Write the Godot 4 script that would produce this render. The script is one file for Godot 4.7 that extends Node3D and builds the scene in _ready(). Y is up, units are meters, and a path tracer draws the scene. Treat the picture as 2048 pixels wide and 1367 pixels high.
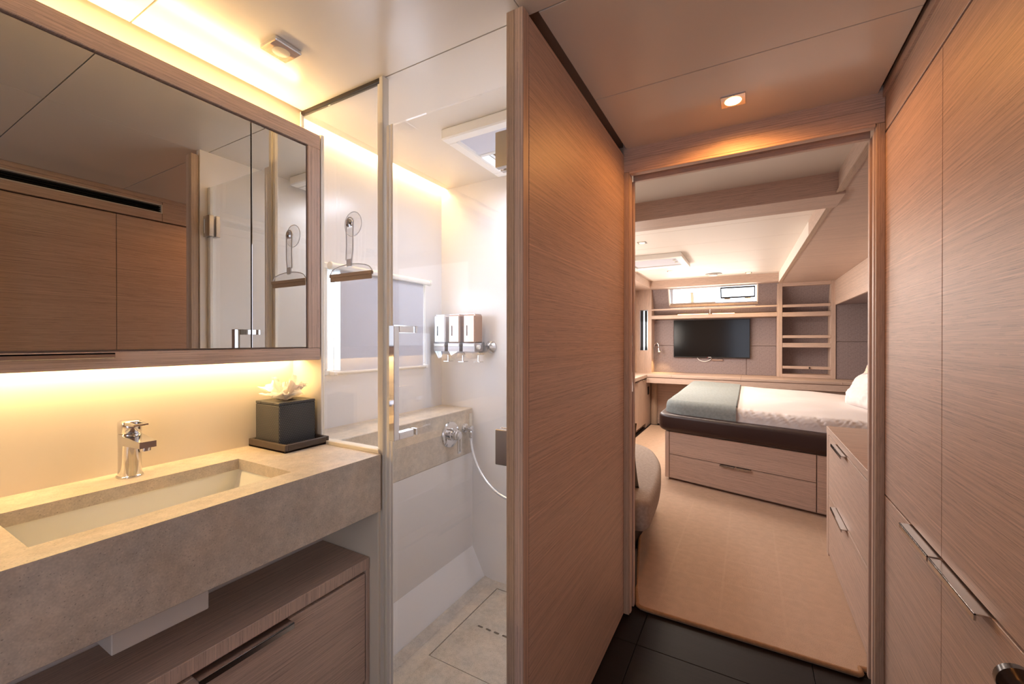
extends Node3D
# A yacht cabin: vanity and shower on the left, passage with lockers, owner's cabin through the doorway. Metres, y up.

var M := {}
var used := {}

# ------------------------------------------------------------------ mesh builder
class MB:
	var st := SurfaceTool.new()
	var xf := Transform3D()
	func _init():
		st.begin(Mesh.PRIMITIVE_TRIANGLES)
	func tri(a: Vector3, b: Vector3, c: Vector3, g := 4294967295):
		for p in [a, c, b]:
			st.set_smooth_group(g)
			st.add_vertex(xf * p)
	func quad(a: Vector3, b: Vector3, c: Vector3, d: Vector3, g := 4294967295):
		tri(a, b, c, g)
		tri(a, c, d, g)
	# face of a convex body, turned away from its centre
	func face(p: Array, ctr: Vector3):
		var n: Vector3 = (p[1] - p[0]).cross(p[2] - p[0])
		if n.dot(p[0] - ctr) < 0:
			p.reverse()
		for i in range(1, p.size() - 1):
			tri(p[0], p[i], p[i + 1])
	func b(x0: float, y0: float, z0: float, x1: float, y1: float, z1: float, c := 0.0015) -> MB:
		var lo := Vector3(minf(x0, x1), minf(y0, y1), minf(z0, z1))
		var hi := Vector3(maxf(x0, x1), maxf(y0, y1), maxf(z0, z1))
		var m := (lo + hi) / 2
		c = minf(c, (hi - lo)[(hi - lo).min_axis_index()] * 0.45)
		var P := func(s: Vector3, ax: int) -> Vector3:
			var p := Vector3(hi.x if s.x > 0 else lo.x, hi.y if s.y > 0 else lo.y, hi.z if s.z > 0 else lo.z)
			for k in 3:
				if k != ax:
					p[k] -= s[k] * c
			return p
		for ax in 3:
			var u := (ax + 1) % 3
			var v := (ax + 2) % 3
			for s in [-1, 1]:
				var q := []
				for k in [[-1, -1], [1, -1], [1, 1], [-1, 1]]:
					var sg := Vector3()
					sg[ax] = s
					sg[u] = k[0]
					sg[v] = k[1]
					q.append(P.call(sg, ax))
				face(q, m)
			if c > 0:
				for k in [[-1, -1], [1, -1], [1, 1], [-1, 1]]:
					var s0 := Vector3()
					s0[u] = k[0]
					s0[v] = k[1]
					var s1 := s0
					s0[ax] = -1
					s1[ax] = 1
					face([P.call(s0, u), P.call(s1, u), P.call(s1, v), P.call(s0, v)], m)
		if c > 0:
			for i in 8:
				var s := Vector3(1 if i & 1 else -1, 1 if i & 2 else -1, 1 if i & 4 else -1)
				face([P.call(s, 0), P.call(s, 1), P.call(s, 2)], m)
		return self
	# eight corners: four of one end, four of the other in the same order
	func hexa(p: Array) -> MB:
		var m := Vector3()
		for q in p:
			m += q / 8.0
		face([p[0], p[1], p[2], p[3]], m)
		face([p[4], p[5], p[6], p[7]], m)
		for i in 4:
			var j := (i + 1) % 4
			face([p[i], p[j], p[j + 4], p[i + 4]], m)
		return self
	# floor-plan polygon (x, z) between two heights
	func plan(poly: PackedVector2Array, y0: float, y1: float) -> MB:
		var t := Geometry2D.triangulate_polygon(poly)
		for i in range(0, t.size(), 3):
			var a := poly[t[i]]
			var bb := poly[t[i + 1]]
			var c := poly[t[i + 2]]
			if (bb - a).cross(c - a) > 0:
				var k := bb
				bb = c
				c = k
			tri(Vector3(a.x, y1, a.y), Vector3(bb.x, y1, bb.y), Vector3(c.x, y1, c.y))
			tri(Vector3(a.x, y0, a.y), Vector3(c.x, y0, c.y), Vector3(bb.x, y0, bb.y))
		var area := 0.0
		for i in poly.size():
			area += poly[i].cross(poly[(i + 1) % poly.size()])
		for i in poly.size():
			var a := poly[i]
			var e := poly[(i + 1) % poly.size()]
			if area > 0:
				quad(Vector3(e.x, y0, e.y), Vector3(a.x, y0, a.y), Vector3(a.x, y1, a.y), Vector3(e.x, y1, e.y))
			else:
				quad(Vector3(a.x, y0, a.y), Vector3(e.x, y0, e.y), Vector3(e.x, y1, e.y), Vector3(a.x, y1, a.y))
		return self
	# cushion-like slab over a convex floor plan (counterclockwise seen from above), edges rounded
	func slab(poly: PackedVector2Array, y0: float, y1: float, r: float, r2 := -1.0, crown := 0.0) -> MB:
		if r2 < 0:
			r2 = r
		var n := poly.size()
		var nor := []
		for i in n:
			var d := (poly[(i + 1) % n] - poly[(i + n - 1) % n]).normalized()
			nor.append(Vector2(d.y, -d.x))
		var area := 0.0
		for i in n:
			area += poly[i].cross(poly[(i + 1) % n])
		if area < 0:
			for i in n:
				nor[i] = -nor[i]
		var prof := []
		for k in 7:
			var a := PI / 2 * k / 6.0
			prof.append([r2 * (1 - sin(a)), y0 + r2 * (1 - cos(a))])
		for k in 7:
			var a := PI / 2 * k / 6.0
			prof.append([r * (1 - cos(a)), y1 - r * (1 - sin(a))])
		var rings := []
		for p in prof:
			var ring := []
			for i in n:
				var q: Vector2 = poly[i] - nor[i] * p[0]
				ring.append(Vector3(q.x, p[1], q.y))
			rings.append(ring)
		var flip := area < 0
		for k in rings.size() - 1:
			for i in n:
				var j := (i + 1) % n
				if flip:
					quad(rings[k][i], rings[k][j], rings[k + 1][j], rings[k + 1][i], 1)
				else:
					quad(rings[k][j], rings[k][i], rings[k + 1][i], rings[k + 1][j], 1)
		var c := Vector2()
		for q in poly:
			c += q / n
		var last: Array = rings[rings.size() - 1]
		var first: Array = rings[0]
		var ct := Vector3(c.x, y1 + crown, c.y)
		var cb := Vector3(c.x, y0, c.y)
		for i in n:
			var j := (i + 1) % n
			var steps := [0.0, 0.35, 0.7, 1.0]
			for s in 3:
				var f0: float = steps[s]
				var f1: float = steps[s + 1]
				var a: Vector3 = last[i].lerp(ct, f0)
				var d: Vector3 = last[j].lerp(ct, f0)
				var e: Vector3 = last[i].lerp(ct, f1)
				var f: Vector3 = last[j].lerp(ct, f1)
				for v in 1:
					a.y = y1 + crown * (1 - (1 - f0) * (1 - f0))
					d.y = a.y
					e.y = y1 + crown * (1 - (1 - f1) * (1 - f1))
					f.y = e.y
				if flip:
					quad(a, d, f, e, 1)
				else:
					quad(d, a, e, f, 1)
			if flip:
				tri(first[j], first[i], cb, 1)
			else:
				tri(first[i], first[j], cb, 1)
		return self
	# solid of revolution: profile of (radius, height) along an axis
	func lathe(o: Vector3, ax: Vector3, prof: Array, seg := 24, g := 1) -> MB:
		ax = ax.normalized()
		var s := ax.cross(Vector3.RIGHT if absf(ax.x) < 0.8 else Vector3.UP).normalized()
		var t := ax.cross(s)
		var P := func(k: int, i: int) -> Vector3:
			var a := TAU * i / seg
			return o + ax * prof[k][1] + (s * cos(a) + t * sin(a)) * prof[k][0]
		for k in prof.size() - 1:
			for i in seg:
				quad(P.call(k, i), P.call(k, i + 1), P.call(k + 1, i + 1), P.call(k + 1, i), g if g < 0 else g + k)
		for i in range(1, seg - 1):
			tri(P.call(0, 0), P.call(0, i + 1), P.call(0, i))
			var q := prof.size() - 1
			tri(P.call(q, 0), P.call(q, i), P.call(q, i + 1))
		return self
	func cyl(p: Vector3, q: Vector3, r: float, seg := 20, c := 0.0) -> MB:
		var l := p.distance_to(q)
		if c > 0:
			return lathe(p, q - p, [[r - c, 0.0], [r, c], [r, l - c], [r - c, l]], seg)
		return lathe(p, q - p, [[r, 0.0], [r, l]], seg)
	func tube(pts: Array, r: float, seg := 10) -> MB:
		var rings := []
		var s := Vector3()
		for k in pts.size():
			var d: Vector3 = (pts[mini(k + 1, pts.size() - 1)] - pts[maxi(k - 1, 0)]).normalized()
			if k == 0:
				s = d.cross(Vector3.UP if absf(d.y) < 0.9 else Vector3.RIGHT).normalized()
			else:
				s = (s - d * s.dot(d)).normalized()
			var t := d.cross(s)
			var ring := []
			for i in seg:
				var a := TAU * i / seg
				ring.append(pts[k] + (s * cos(a) + t * sin(a)) * r)
			rings.append(ring)
		for k in rings.size() - 1:
			for i in seg:
				var j := (i + 1) % seg
				quad(rings[k][i], rings[k][j], rings[k + 1][j], rings[k + 1][i], 1)
		for i in range(1, seg - 1):
			tri(rings[0][0], rings[0][i + 1], rings[0][i])
			var z: Array = rings[rings.size() - 1]
			tri(z[0], z[i], z[i + 1])
		return self
	# rounded box, centred, with an optional bulge: a pillow when r is large
	func pillow(size: Vector3, n: int, noise: FastNoiseLite, amp: float) -> MB:
		var P := func(i: int, j: int, side: int) -> Vector3:
			var u := -1.0 + 2.0 * i / n
			var v := -1.0 + 2.0 * j / n
			var e := (1 - pow(absf(u), 3.2)) * (1 - pow(absf(v), 3.2))
			var th := pow(maxf(e, 0.0), 0.42) * size.z / 2
			var pinch := 1.0 - 0.06 * (1 - absf(u) * absf(v)) * (absf(u * u * u) + absf(v * v * v)) / 2.0
			var x := u * size.x / 2 * (1.0 - 0.05 * (1 - v * v) * absf(u)) * pinch
			var y := v * size.y / 2 * (1.0 - 0.05 * (1 - u * u) * absf(v)) * pinch
			var w := noise.get_noise_3d(x * 100, y * 100, side * 50.0) * amp * minf(1.0, e * 3.0)
			return Vector3(x, y, side * th + w)
		for side in [-1, 1]:
			for i in n:
				for j in n:
					var a: Vector3 = P.call(i, j, side)
					var bb: Vector3 = P.call(i + 1, j, side)
					var c: Vector3 = P.call(i + 1, j + 1, side)
					var d: Vector3 = P.call(i, j + 1, side)
					if side > 0:
						quad(a, bb, c, d, 1)
					else:
						quad(d, c, bb, a, 1)
		return self
	func grid(p: Array, closed := false) -> MB:   # rows of points
		for k in p.size() - 1:
			var n: int = p[k].size()
			for i in (n if closed else n - 1):
				var j: int = (i + 1) % n
				quad(p[k][i], p[k][j], p[k + 1][j], p[k + 1][i], 1)
		return self
	func mesh() -> ArrayMesh:
		st.generate_normals()
		return st.commit()

func mb() -> MB:
	return MB.new()

# ------------------------------------------------------------------ naming and tagging
func numbered(called: String) -> String:
	used[called] = used.get(called, -1) + 1
	return called if used[called] == 0 else "%s_%03d" % [called, used[called]]

func tag(o: Node3D, label: String, category: String, group := ""):
	o.set_meta("label", label)
	o.set_meta("category", category)
	if group:
		o.set_meta("group", group)

func thing(called: String, label: String, category: String, at := Vector3.ZERO, group := "") -> Node3D:
	var o := Node3D.new()
	o.name = numbered(called)
	add_child(o)
	o.position = at
	tag(o, label, category, group)
	return o

func setting(called: String, label := "") -> Node3D:
	var o := Node3D.new()
	o.name = numbered(called)
	add_child(o)
	o.set_meta("kind", "structure")
	if label:
		o.set_meta("label", label)
	return o

# meshes are given in world coordinates; a part is moved back by the place of its thing
func part(parent: Node3D, called: String, m: MB, mat: Material, label := "") -> MeshInstance3D:
	var o := MeshInstance3D.new()
	o.mesh = m.mesh()
	o.material_override = mat
	o.name = called
	o.cast_shadow = GeometryInstance3D.SHADOW_CASTING_SETTING_ON
	parent.add_child(o, true)
	if not parent is MeshInstance3D:
		o.position = -parent.position
	if label:
		o.set_meta("label", label)
	return o

func solo(called: String, m: MB, mat: Material, label: String, category: String, group := "") -> MeshInstance3D:
	var o := MeshInstance3D.new()
	o.mesh = m.mesh()
	o.material_override = mat
	o.name = numbered(called)
	add_child(o)
	tag(o, label, category, group)
	return o

func struct(called: String, m: MB, mat: Material, label := "") -> MeshInstance3D:
	var o := MeshInstance3D.new()
	o.mesh = m.mesh()
	o.material_override = mat
	o.name = numbered(called)
	add_child(o)
	o.set_meta("kind", "structure")
	if label:
		o.set_meta("label", label)
	return o

# ------------------------------------------------------------------ materials
func streaks(w: int, h: int, seed_: int, contrast: float) -> ImageTexture:
	var rng := RandomNumberGenerator.new()
	rng.seed = seed_
	var fine := PackedFloat32Array()
	var mid := PackedFloat32Array()
	var ph := PackedFloat32Array()
	var slow := 0.0
	for y in h:
		slow = slow * 0.8 + rng.randf_range(-1, 1) * 0.4
		fine.append(rng.randf_range(-1, 1))
		mid.append(slow)
		ph.append(rng.randf() * TAU)
	var data := PackedByteArray()
	data.resize(w * h)
	for y in h:
		var f := fine[y] * 0.5 + fine[(y + 1) % h] * 0.25
		var p := ph[(y / 3) * 3]
		for x in w:
			var k := TAU * x / w
			var v := f * (0.75 + 0.4 * sin(k * 3 + p)) + mid[y] * 0.26 * (0.8 + 0.3 * sin(k * 2 + p * 2)) + 0.12 * sin(k * 5 + ph[y])
			data[y * w + x] = clampi(int(255.0 * (1.0 - contrast * (0.5 - 0.5 * clampf(v, -1.0, 1.0)))), 0, 255)
	# open pores: short dark strokes along the grain
	for i in h * 2:
		var x0 := rng.randi() % w
		var y0 := rng.randi() % h
		var l := rng.randi_range(w / 40, w / 9)
		var d := rng.randf_range(0.82, 0.95)
		for x in l:
			var at := y0 * w + (x0 + x) % w
			data[at] = int(data[at] * d)
	return ImageTexture.create_from_image(Image.create_from_data(w, h, false, Image.FORMAT_L8, data))

func rotated(t: ImageTexture) -> ImageTexture:
	var im: Image = t.get_image().duplicate()
	im.rotate_90(CLOCKWISE)
	return ImageTexture.create_from_image(im)

func noise_img(size: int, freq: float, seed_: int, oct: int) -> Image:
	var n := FastNoiseLite.new()
	n.seed = seed_
	n.frequency = freq
	n.fractal_octaves = oct
	n.noise_type = FastNoiseLite.TYPE_SIMPLEX_SMOOTH
	var im := n.get_seamless_image(size, size)
	im.convert(Image.FORMAT_L8)
	return im

func stone(size: int) -> ImageTexture:
	var big := noise_img(size, 0.006, 3, 4).get_data()
	var mid := noise_img(size, 0.03, 8, 3).get_data()
	var small := noise_img(size, 0.16, 5, 2).get_data()
	var rng := RandomNumberGenerator.new()
	rng.seed = 11
	var data := PackedByteArray()
	data.resize(size * size * 3)
	for i in size * size:
		var v := 0.90 + (big[i] - 128) / 128.0 * 0.06 + (mid[i] - 128) / 128.0 * 0.05 + (small[i] - 128) / 128.0 * 0.05
		var warm := (big[(i + 7919) % (size * size)] - 128) / 128.0 * 0.02
		data[i * 3] = clampi(int(255 * (v + warm)), 0, 255)
		data[i * 3 + 1] = clampi(int(255 * v), 0, 255)
		data[i * 3 + 2] = clampi(int(255 * (v - warm)), 0, 255)
	for k in size * 14:
		var at := rng.randi() % (size * size)
		var m := 1.16 if rng.randf() < 0.55 else 0.76
		for j in [0, 1, size]:
			if rng.randf() < 0.6:
				var p: int = ((at + j) % (size * size)) * 3
				for c in 3:
					data[p + c] = clampi(int(data[p + c] * m), 0, 255)
	return ImageTexture.create_from_image(Image.create_from_data(size, size, false, Image.FORMAT_RGB8, data))

func weave(size: int, seed_: int, rough: float) -> ImageTexture:
	var rng := RandomNumberGenerator.new()
	rng.seed = seed_
	var cloud := noise_img(size, 0.02, seed_, 3).get_data()
	var data := PackedByteArray()
	data.resize(size * size)
	for y in size:
		for x in size:
			var w := 0.5 + 0.25 * sin(TAU * x / 8.0) * (1 if (y / 4) % 2 else -1) + 0.15 * sin(TAU * y / 4.0)
			var v := 0.80 + 0.16 * w * rough + (cloud[y * size + x] - 128) / 128.0 * 0.06 + rng.randf_range(-0.07, 0.07) * rough
			data[y * size + x] = clampi(int(v * 255), 0, 255)
	return ImageTexture.create_from_image(Image.create_from_data(size, size, false, Image.FORMAT_L8, data))

func mat(c: Color, rough := 0.5, metal := 0.0, tex: Texture2D = null, per_metre := 1.0, relief := 0.0) -> StandardMaterial3D:
	var m := StandardMaterial3D.new()
	m.albedo_color = c
	m.roughness = rough
	m.metallic = metal
	if tex:
		m.albedo_texture = tex
		m.uv1_triplanar = true
		m.uv1_world_triplanar = true
		m.uv1_triplanar_sharpness = 8.0
		m.uv1_scale = Vector3.ONE * per_metre
		if relief > 0:
			m.heightmap_enabled = true
			m.heightmap_texture = tex
			m.heightmap_scale = relief
	return m

func glow(c: Color, e: float) -> StandardMaterial3D:
	var m := mat(c, 0.6)
	m.emission_enabled = true
	m.emission = c
	m.emission_energy_multiplier = e
	return m

func pane(c: Color, a: float) -> StandardMaterial3D:
	var m := mat(Color(c.r, c.g, c.b, a), 0.0)
	m.transparency = BaseMaterial3D.TRANSPARENCY_ALPHA
	return m

func make_materials():
	var g := streaks(1024, 1024, 5, 0.26)
	var gv := rotated(g)
	var oak := Color(0.905, 0.785, 0.71)
	M.oak = mat(oak, 0.48, 0.0, g, 1.5)
	M.oak_v = mat(oak, 0.48, 0.0, gv, 1.5)
	M.oak_edge = mat(Color(0.84, 0.72, 0.62), 0.45, 0.0, gv, 3.0)
	M.wenge = mat(Color(0.15, 0.105, 0.10), 0.55, 0.0, g, 2.3)
	M.wenge_b = mat(Color(0.13, 0.09, 0.088), 0.55, 0.0, g, 2.1)
	M.wenge_z = mat(Color(0.15, 0.105, 0.10), 0.55, 0.0, gv, 2.3)
	for k in [M.wenge, M.wenge_b, M.wenge_z]:
		k.metallic_specular = 0.3
	M.traywood = mat(Color(0.36, 0.30, 0.26), 0.5, 0.0, g, 5.0)
	M.stone = mat(Color(0.86, 0.80, 0.73), 0.38, 0.0, stone(1024), 1.1)
	M.white = mat(Color(0.90, 0.87, 0.84), 0.30)
	M.liner = mat(Color(0.90, 0.88, 0.87), 0.22)
	M.cream = mat(Color(0.90, 0.86, 0.79), 0.35)
	M.ceiling = mat(Color(0.87, 0.83, 0.78), 0.24)
	M.cabin_ceiling = mat(Color(0.93, 0.89, 0.85), 0.5)
	M.basin = mat(Color(0.92, 0.91, 0.87), 0.12)
	M.black = mat(Color(0.03, 0.025, 0.025), 0.6)
	M.ply = mat(Color(0.62, 0.50, 0.41), 0.7)
	M.rubber = mat(Color(0.17, 0.13, 0.11), 0.6)
	M.chrome = mat(Color(0.86, 0.86, 0.87), 0.06, 1.0)
	M.steel = mat(Color(0.78, 0.76, 0.75), 0.22, 1.0)
	M.bronze = mat(Color(0.16, 0.13, 0.12), 0.22, 0.7)
	M.mirror = mat(Color(0.80, 0.79, 0.77), 0.0, 1.0)
	M.alu = mat(Color(0.84, 0.81, 0.76), 0.4)
	M.glass = pane(Color(0.95, 0.98, 0.97), 0.03)
	M.seal = mat(Color(0.90, 0.87, 0.82), 0.25)
	M.acrylic = pane(Color(0.97, 0.97, 0.98), 0.10)
	M.acryl_edge = mat(Color(0.86, 0.85, 0.86), 0.15)
	M.smoke = pane(Color(0.35, 0.34, 0.34), 0.35)
	M.blade = mat(Color(0.70, 0.60, 0.50), 0.5)
	var lea := noise_img(512, 0.11, 21, 2)
	var leat := ImageTexture.create_from_image(lea)
	M.leather = mat(Color(0.20, 0.115, 0.10), 0.42)
	M.leather.heightmap_enabled = true
	M.leather.heightmap_texture = leat
	M.leather.heightmap_scale = 0.04
	M.leather.uv1_triplanar = true
	M.leather.uv1_world_triplanar = true
	M.leather.uv1_scale = Vector3.ONE * 4.0
	M.snake = mat(Color(0.38, 0.375, 0.37), 0.36, 0.0, scales(256), 11.0, 0.08)
	M.tissue = mat(Color(0.97, 0.95, 0.93), 0.9)
	M.tissue.backlight_enabled = true
	M.tissue.backlight = Color(0.75, 0.73, 0.71)
	M.panel = mat(Color(0.68, 0.605, 0.60), 0.7, 0.0, weave(256, 4, 0.1), 9.0)
	var pile := noise_img(512, 0.22, 9, 3)
	var pt := ImageTexture.create_from_image(pile)
	M.carpet = mat(Color(0.90, 0.765, 0.66), 0.95, 0.0, carpet_tex(512), 4.2)
	M.carpet.heightmap_enabled = true
	M.carpet.heightmap_texture = pt
	M.carpet.heightmap_scale = 0.25
	M.binding = mat(Color(0.74, 0.56, 0.40), 0.9, 0.0, weave(256, 31, 1.0), 8.0)
	M.sofa = mat(Color(0.74, 0.665, 0.61), 0.95, 0.0, weave(512, 12, 1.0), 5.0, 0.06)
	M.cushion = mat(Color(0.43, 0.38, 0.32), 0.95, 0.0, weave(512, 12, 1.0), 6.0, 0.06)
	M.blanket = mat(Color(0.60, 0.62, 0.61), 0.95, 0.0, weave(512, 17, 1.0), 3.4, 0.10)
	M.linen = mat(Color(0.88, 0.845, 0.835), 0.9)
	M.linen_b = mat(Color(0.90, 0.80, 0.72), 0.9)
	M.screen = mat(Color(0.02, 0.019, 0.021), 0.13)
	M.rose = mat(Color(0.72, 0.60, 0.53), 0.25, 0.75)
	M.chamber = mat(Color(0.60, 0.57, 0.56), 0.3, 0.3)
	M.silver = mat(Color(0.90, 0.90, 0.91), 0.2, 0.5)
	M.red = mat(Color(0.6, 0.10, 0.10), 0.5)
	M.blind = mat(Color(0.80, 0.80, 0.84), 0.8)
	M.blind.backlight_enabled = true
	M.blind.backlight = Color(0.12, 0.12, 0.13)
	M.grey = mat(Color(0.62, 0.58, 0.55), 0.5)
	M.pvc = mat(Color(0.93, 0.91, 0.88), 0.35)
	M.led = glow(Color(1.0, 0.86, 0.62), 6.0)
	M.bulb = glow(Color(1.0, 0.80, 0.48), 9.0)
	M.bulb_small = glow(Color(1.0, 0.82, 0.55), 5.0)
	M.lens = mat(Color(0.72, 0.68, 0.62), 0.35)

func scales(size: int) -> ImageTexture:
	var data := PackedByteArray()
	data.resize(size * size)
	for y in size:
		for x in size:
			var row := y / 16
			var u := fmod(x + (8.0 if row % 2 else 0.0), 16.0) / 16.0 - 0.5
			var v := fmod(float(y), 16.0) / 16.0
			var d := absf(u) * 1.6 + absf(v - 0.5) * 0.9
			data[y * size + x] = clampi(int(255 * (0.95 - 0.45 * d * d - (0.25 if d > 0.72 else 0.0))), 0, 255)
	return ImageTexture.create_from_image(Image.create_from_data(size, size, false, Image.FORMAT_L8, data))

func carpet_tex(size: int) -> ImageTexture:
	var a := noise_img(size, 0.2, 9, 3).get_data()
	var c := noise_img(size, 0.008, 2, 3).get_data()
	var data := PackedByteArray()
	data.resize(size * size)
	for i in size * size:
		data[i] = clampi(int(226 + (a[i] - 128) * 0.32 + (c[i] - 128) * 0.05), 0, 255)
	return ImageTexture.create_from_image(Image.create_from_data(size, size, false, Image.FORMAT_L8, data))

# ------------------------------------------------------------------ lights
func area(parent: Node3D, at: Vector3, towards: Vector3, along: Vector3, len_: float, wide: float, c: Color, e: float):
	var l := AreaLight3D.new()
	l.name = "light"
	parent.add_child(l, true)
	var z := -towards.normalized()
	var x := (along - z * along.dot(z)).normalized()
	l.transform = Transform3D(Basis(x, z.cross(x), z), at - (parent.position if parent != self else Vector3.ZERO))
	l.area_size = Vector2(len_, wide)
	l.light_color = c
	l.light_energy = e
	l.area_range = 12.0
	l.area_attenuation = 2.0
	l.shadow_enabled = true

func spot(parent: Node3D, at: Vector3, towards: Vector3, ang: float, c: Color, e: float, size: float):
	var l := SpotLight3D.new()
	l.name = "light"
	parent.add_child(l, true)
	l.position = at - parent.position
	l.basis = Basis.looking_at(towards, Vector3.RIGHT if absf(towards.normalized().y) > 0.9 else Vector3.UP)
	l.spot_angle = ang
	l.spot_angle_attenuation = 0.35
	l.spot_range = 12.0
	l.spot_attenuation = 2.0
	l.light_color = c
	l.light_energy = e
	l.light_size = size
	l.shadow_enabled = true

const WARM := Color(1.0, 0.85, 0.60)
const AMBER := Color(1.0, 0.66, 0.33)
const DAY_CABIN := Color(1.0, 0.94, 0.88)
const DAY := Color(0.90, 0.93, 1.0)
const H := 1.98      # ceiling of bathroom and passage
const HC := 2.0      # ceiling of the cabin

func _ready():
	var cam := Camera3D.new()
	cam.name = "camera"
	add_child(cam)
	cam.position = Vector3(0, 1.171, 0)
	cam.rotation = Vector3(-0.003, deg_to_rad(29.44), 0)
	cam.fov = rad_to_deg(2.0 * atan(683.5 / 840.0))
	cam.near = 0.02
	cam.current = true
	var env := Environment.new()
	env.background_mode = Environment.BG_SKY
	var sky := Sky.new()
	var sm := ProceduralSkyMaterial.new()
	sm.sky_top_color = Color(0.72, 0.82, 0.95)
	sm.sky_horizon_color = Color(0.95, 0.97, 1.0)
	sm.ground_horizon_color = Color(0.90, 0.92, 0.93)
	sm.ground_bottom_color = Color(0.55, 0.60, 0.62)
	sm.energy_multiplier = 5.0
	sky.sky_material = sm
	env.sky = sky
	env.tonemap_mode = Environment.TONE_MAPPER_LINEAR
	env.tonemap_exposure = 1.15
	env.sdfgi_enabled = true
	env.ssao_enabled = true
	env.ssil_enabled = true
	var we := WorldEnvironment.new()
	we.name = "world"
	we.environment = env
	add_child(we)
	make_materials()
	build_windows()
	build_bath_shell()
	build_passage()
	build_cabin_shell()
	build_vanity()
	build_mirror_cabinet()
	build_shower()
	build_bed()
	build_cabin_furniture()
	build_far_wall()
	build_ceiling_fittings()

# daylight through the real openings: one soft light of the size of each opening, just inside it
func build_windows():
	area(self, Vector3(-0.80, 1.925, -1.56), Vector3.DOWN, Vector3.RIGHT, 0.34, 0.14, DAY, 0.4)          # shower hatch
	area(self, Vector3(-1.40, 1.25, -1.365), Vector3.RIGHT, Vector3.BACK, 0.5, 0.4, DAY, 0.28)             # shower porthole, through its pale blind
	area(self, Vector3(-0.84, 1.93, -4.5), Vector3.DOWN, Vector3.RIGHT, 0.48, 0.56, DAY_CABIN, 3.0)            # cabin hatch
	area(self, Vector3(-0.45, 1.76, -6.22), Vector3(0, -0.35, 1), Vector3.RIGHT, 1.05, 0.2, DAY_CABIN, 0.6)      # cabin end window
	area(self, Vector3(-1.40, 1.28, -5.2), Vector3.RIGHT, Vector3.BACK, 1.1, 0.36, DAY_CABIN, 2.0)             # cabin side window
	area(self, Vector3(-1.40, 1.28, -3.3), Vector3.RIGHT, Vector3.BACK, 1.9, 0.42, DAY_CABIN, 1.3)             # cabin window over the sofa
	area(self, Vector3(-0.05, 1.05, 1.07), Vector3.FORWARD, Vector3.RIGHT, 0.8, 1.6, DAY, 0.75)           # companionway door behind the camera, its pale curtain drawn

func holed(m: MB, x0: float, z0: float, x1: float, z1: float, y0: float, y1: float, h: Array, c := 0.0):
	# rectangle of floor plan with a rectangular hole [x0, z0, x1, z1]
	m.b(x0, y0, z0, h[0], y1, z1, c)
	m.b(h[2], y0, z0, x1, y1, z1, c)
	m.b(h[0], y0, z0, h[2], y1, h[1], c)
	m.b(h[0], y0, h[3], h[2], y1, z1, c)

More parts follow.
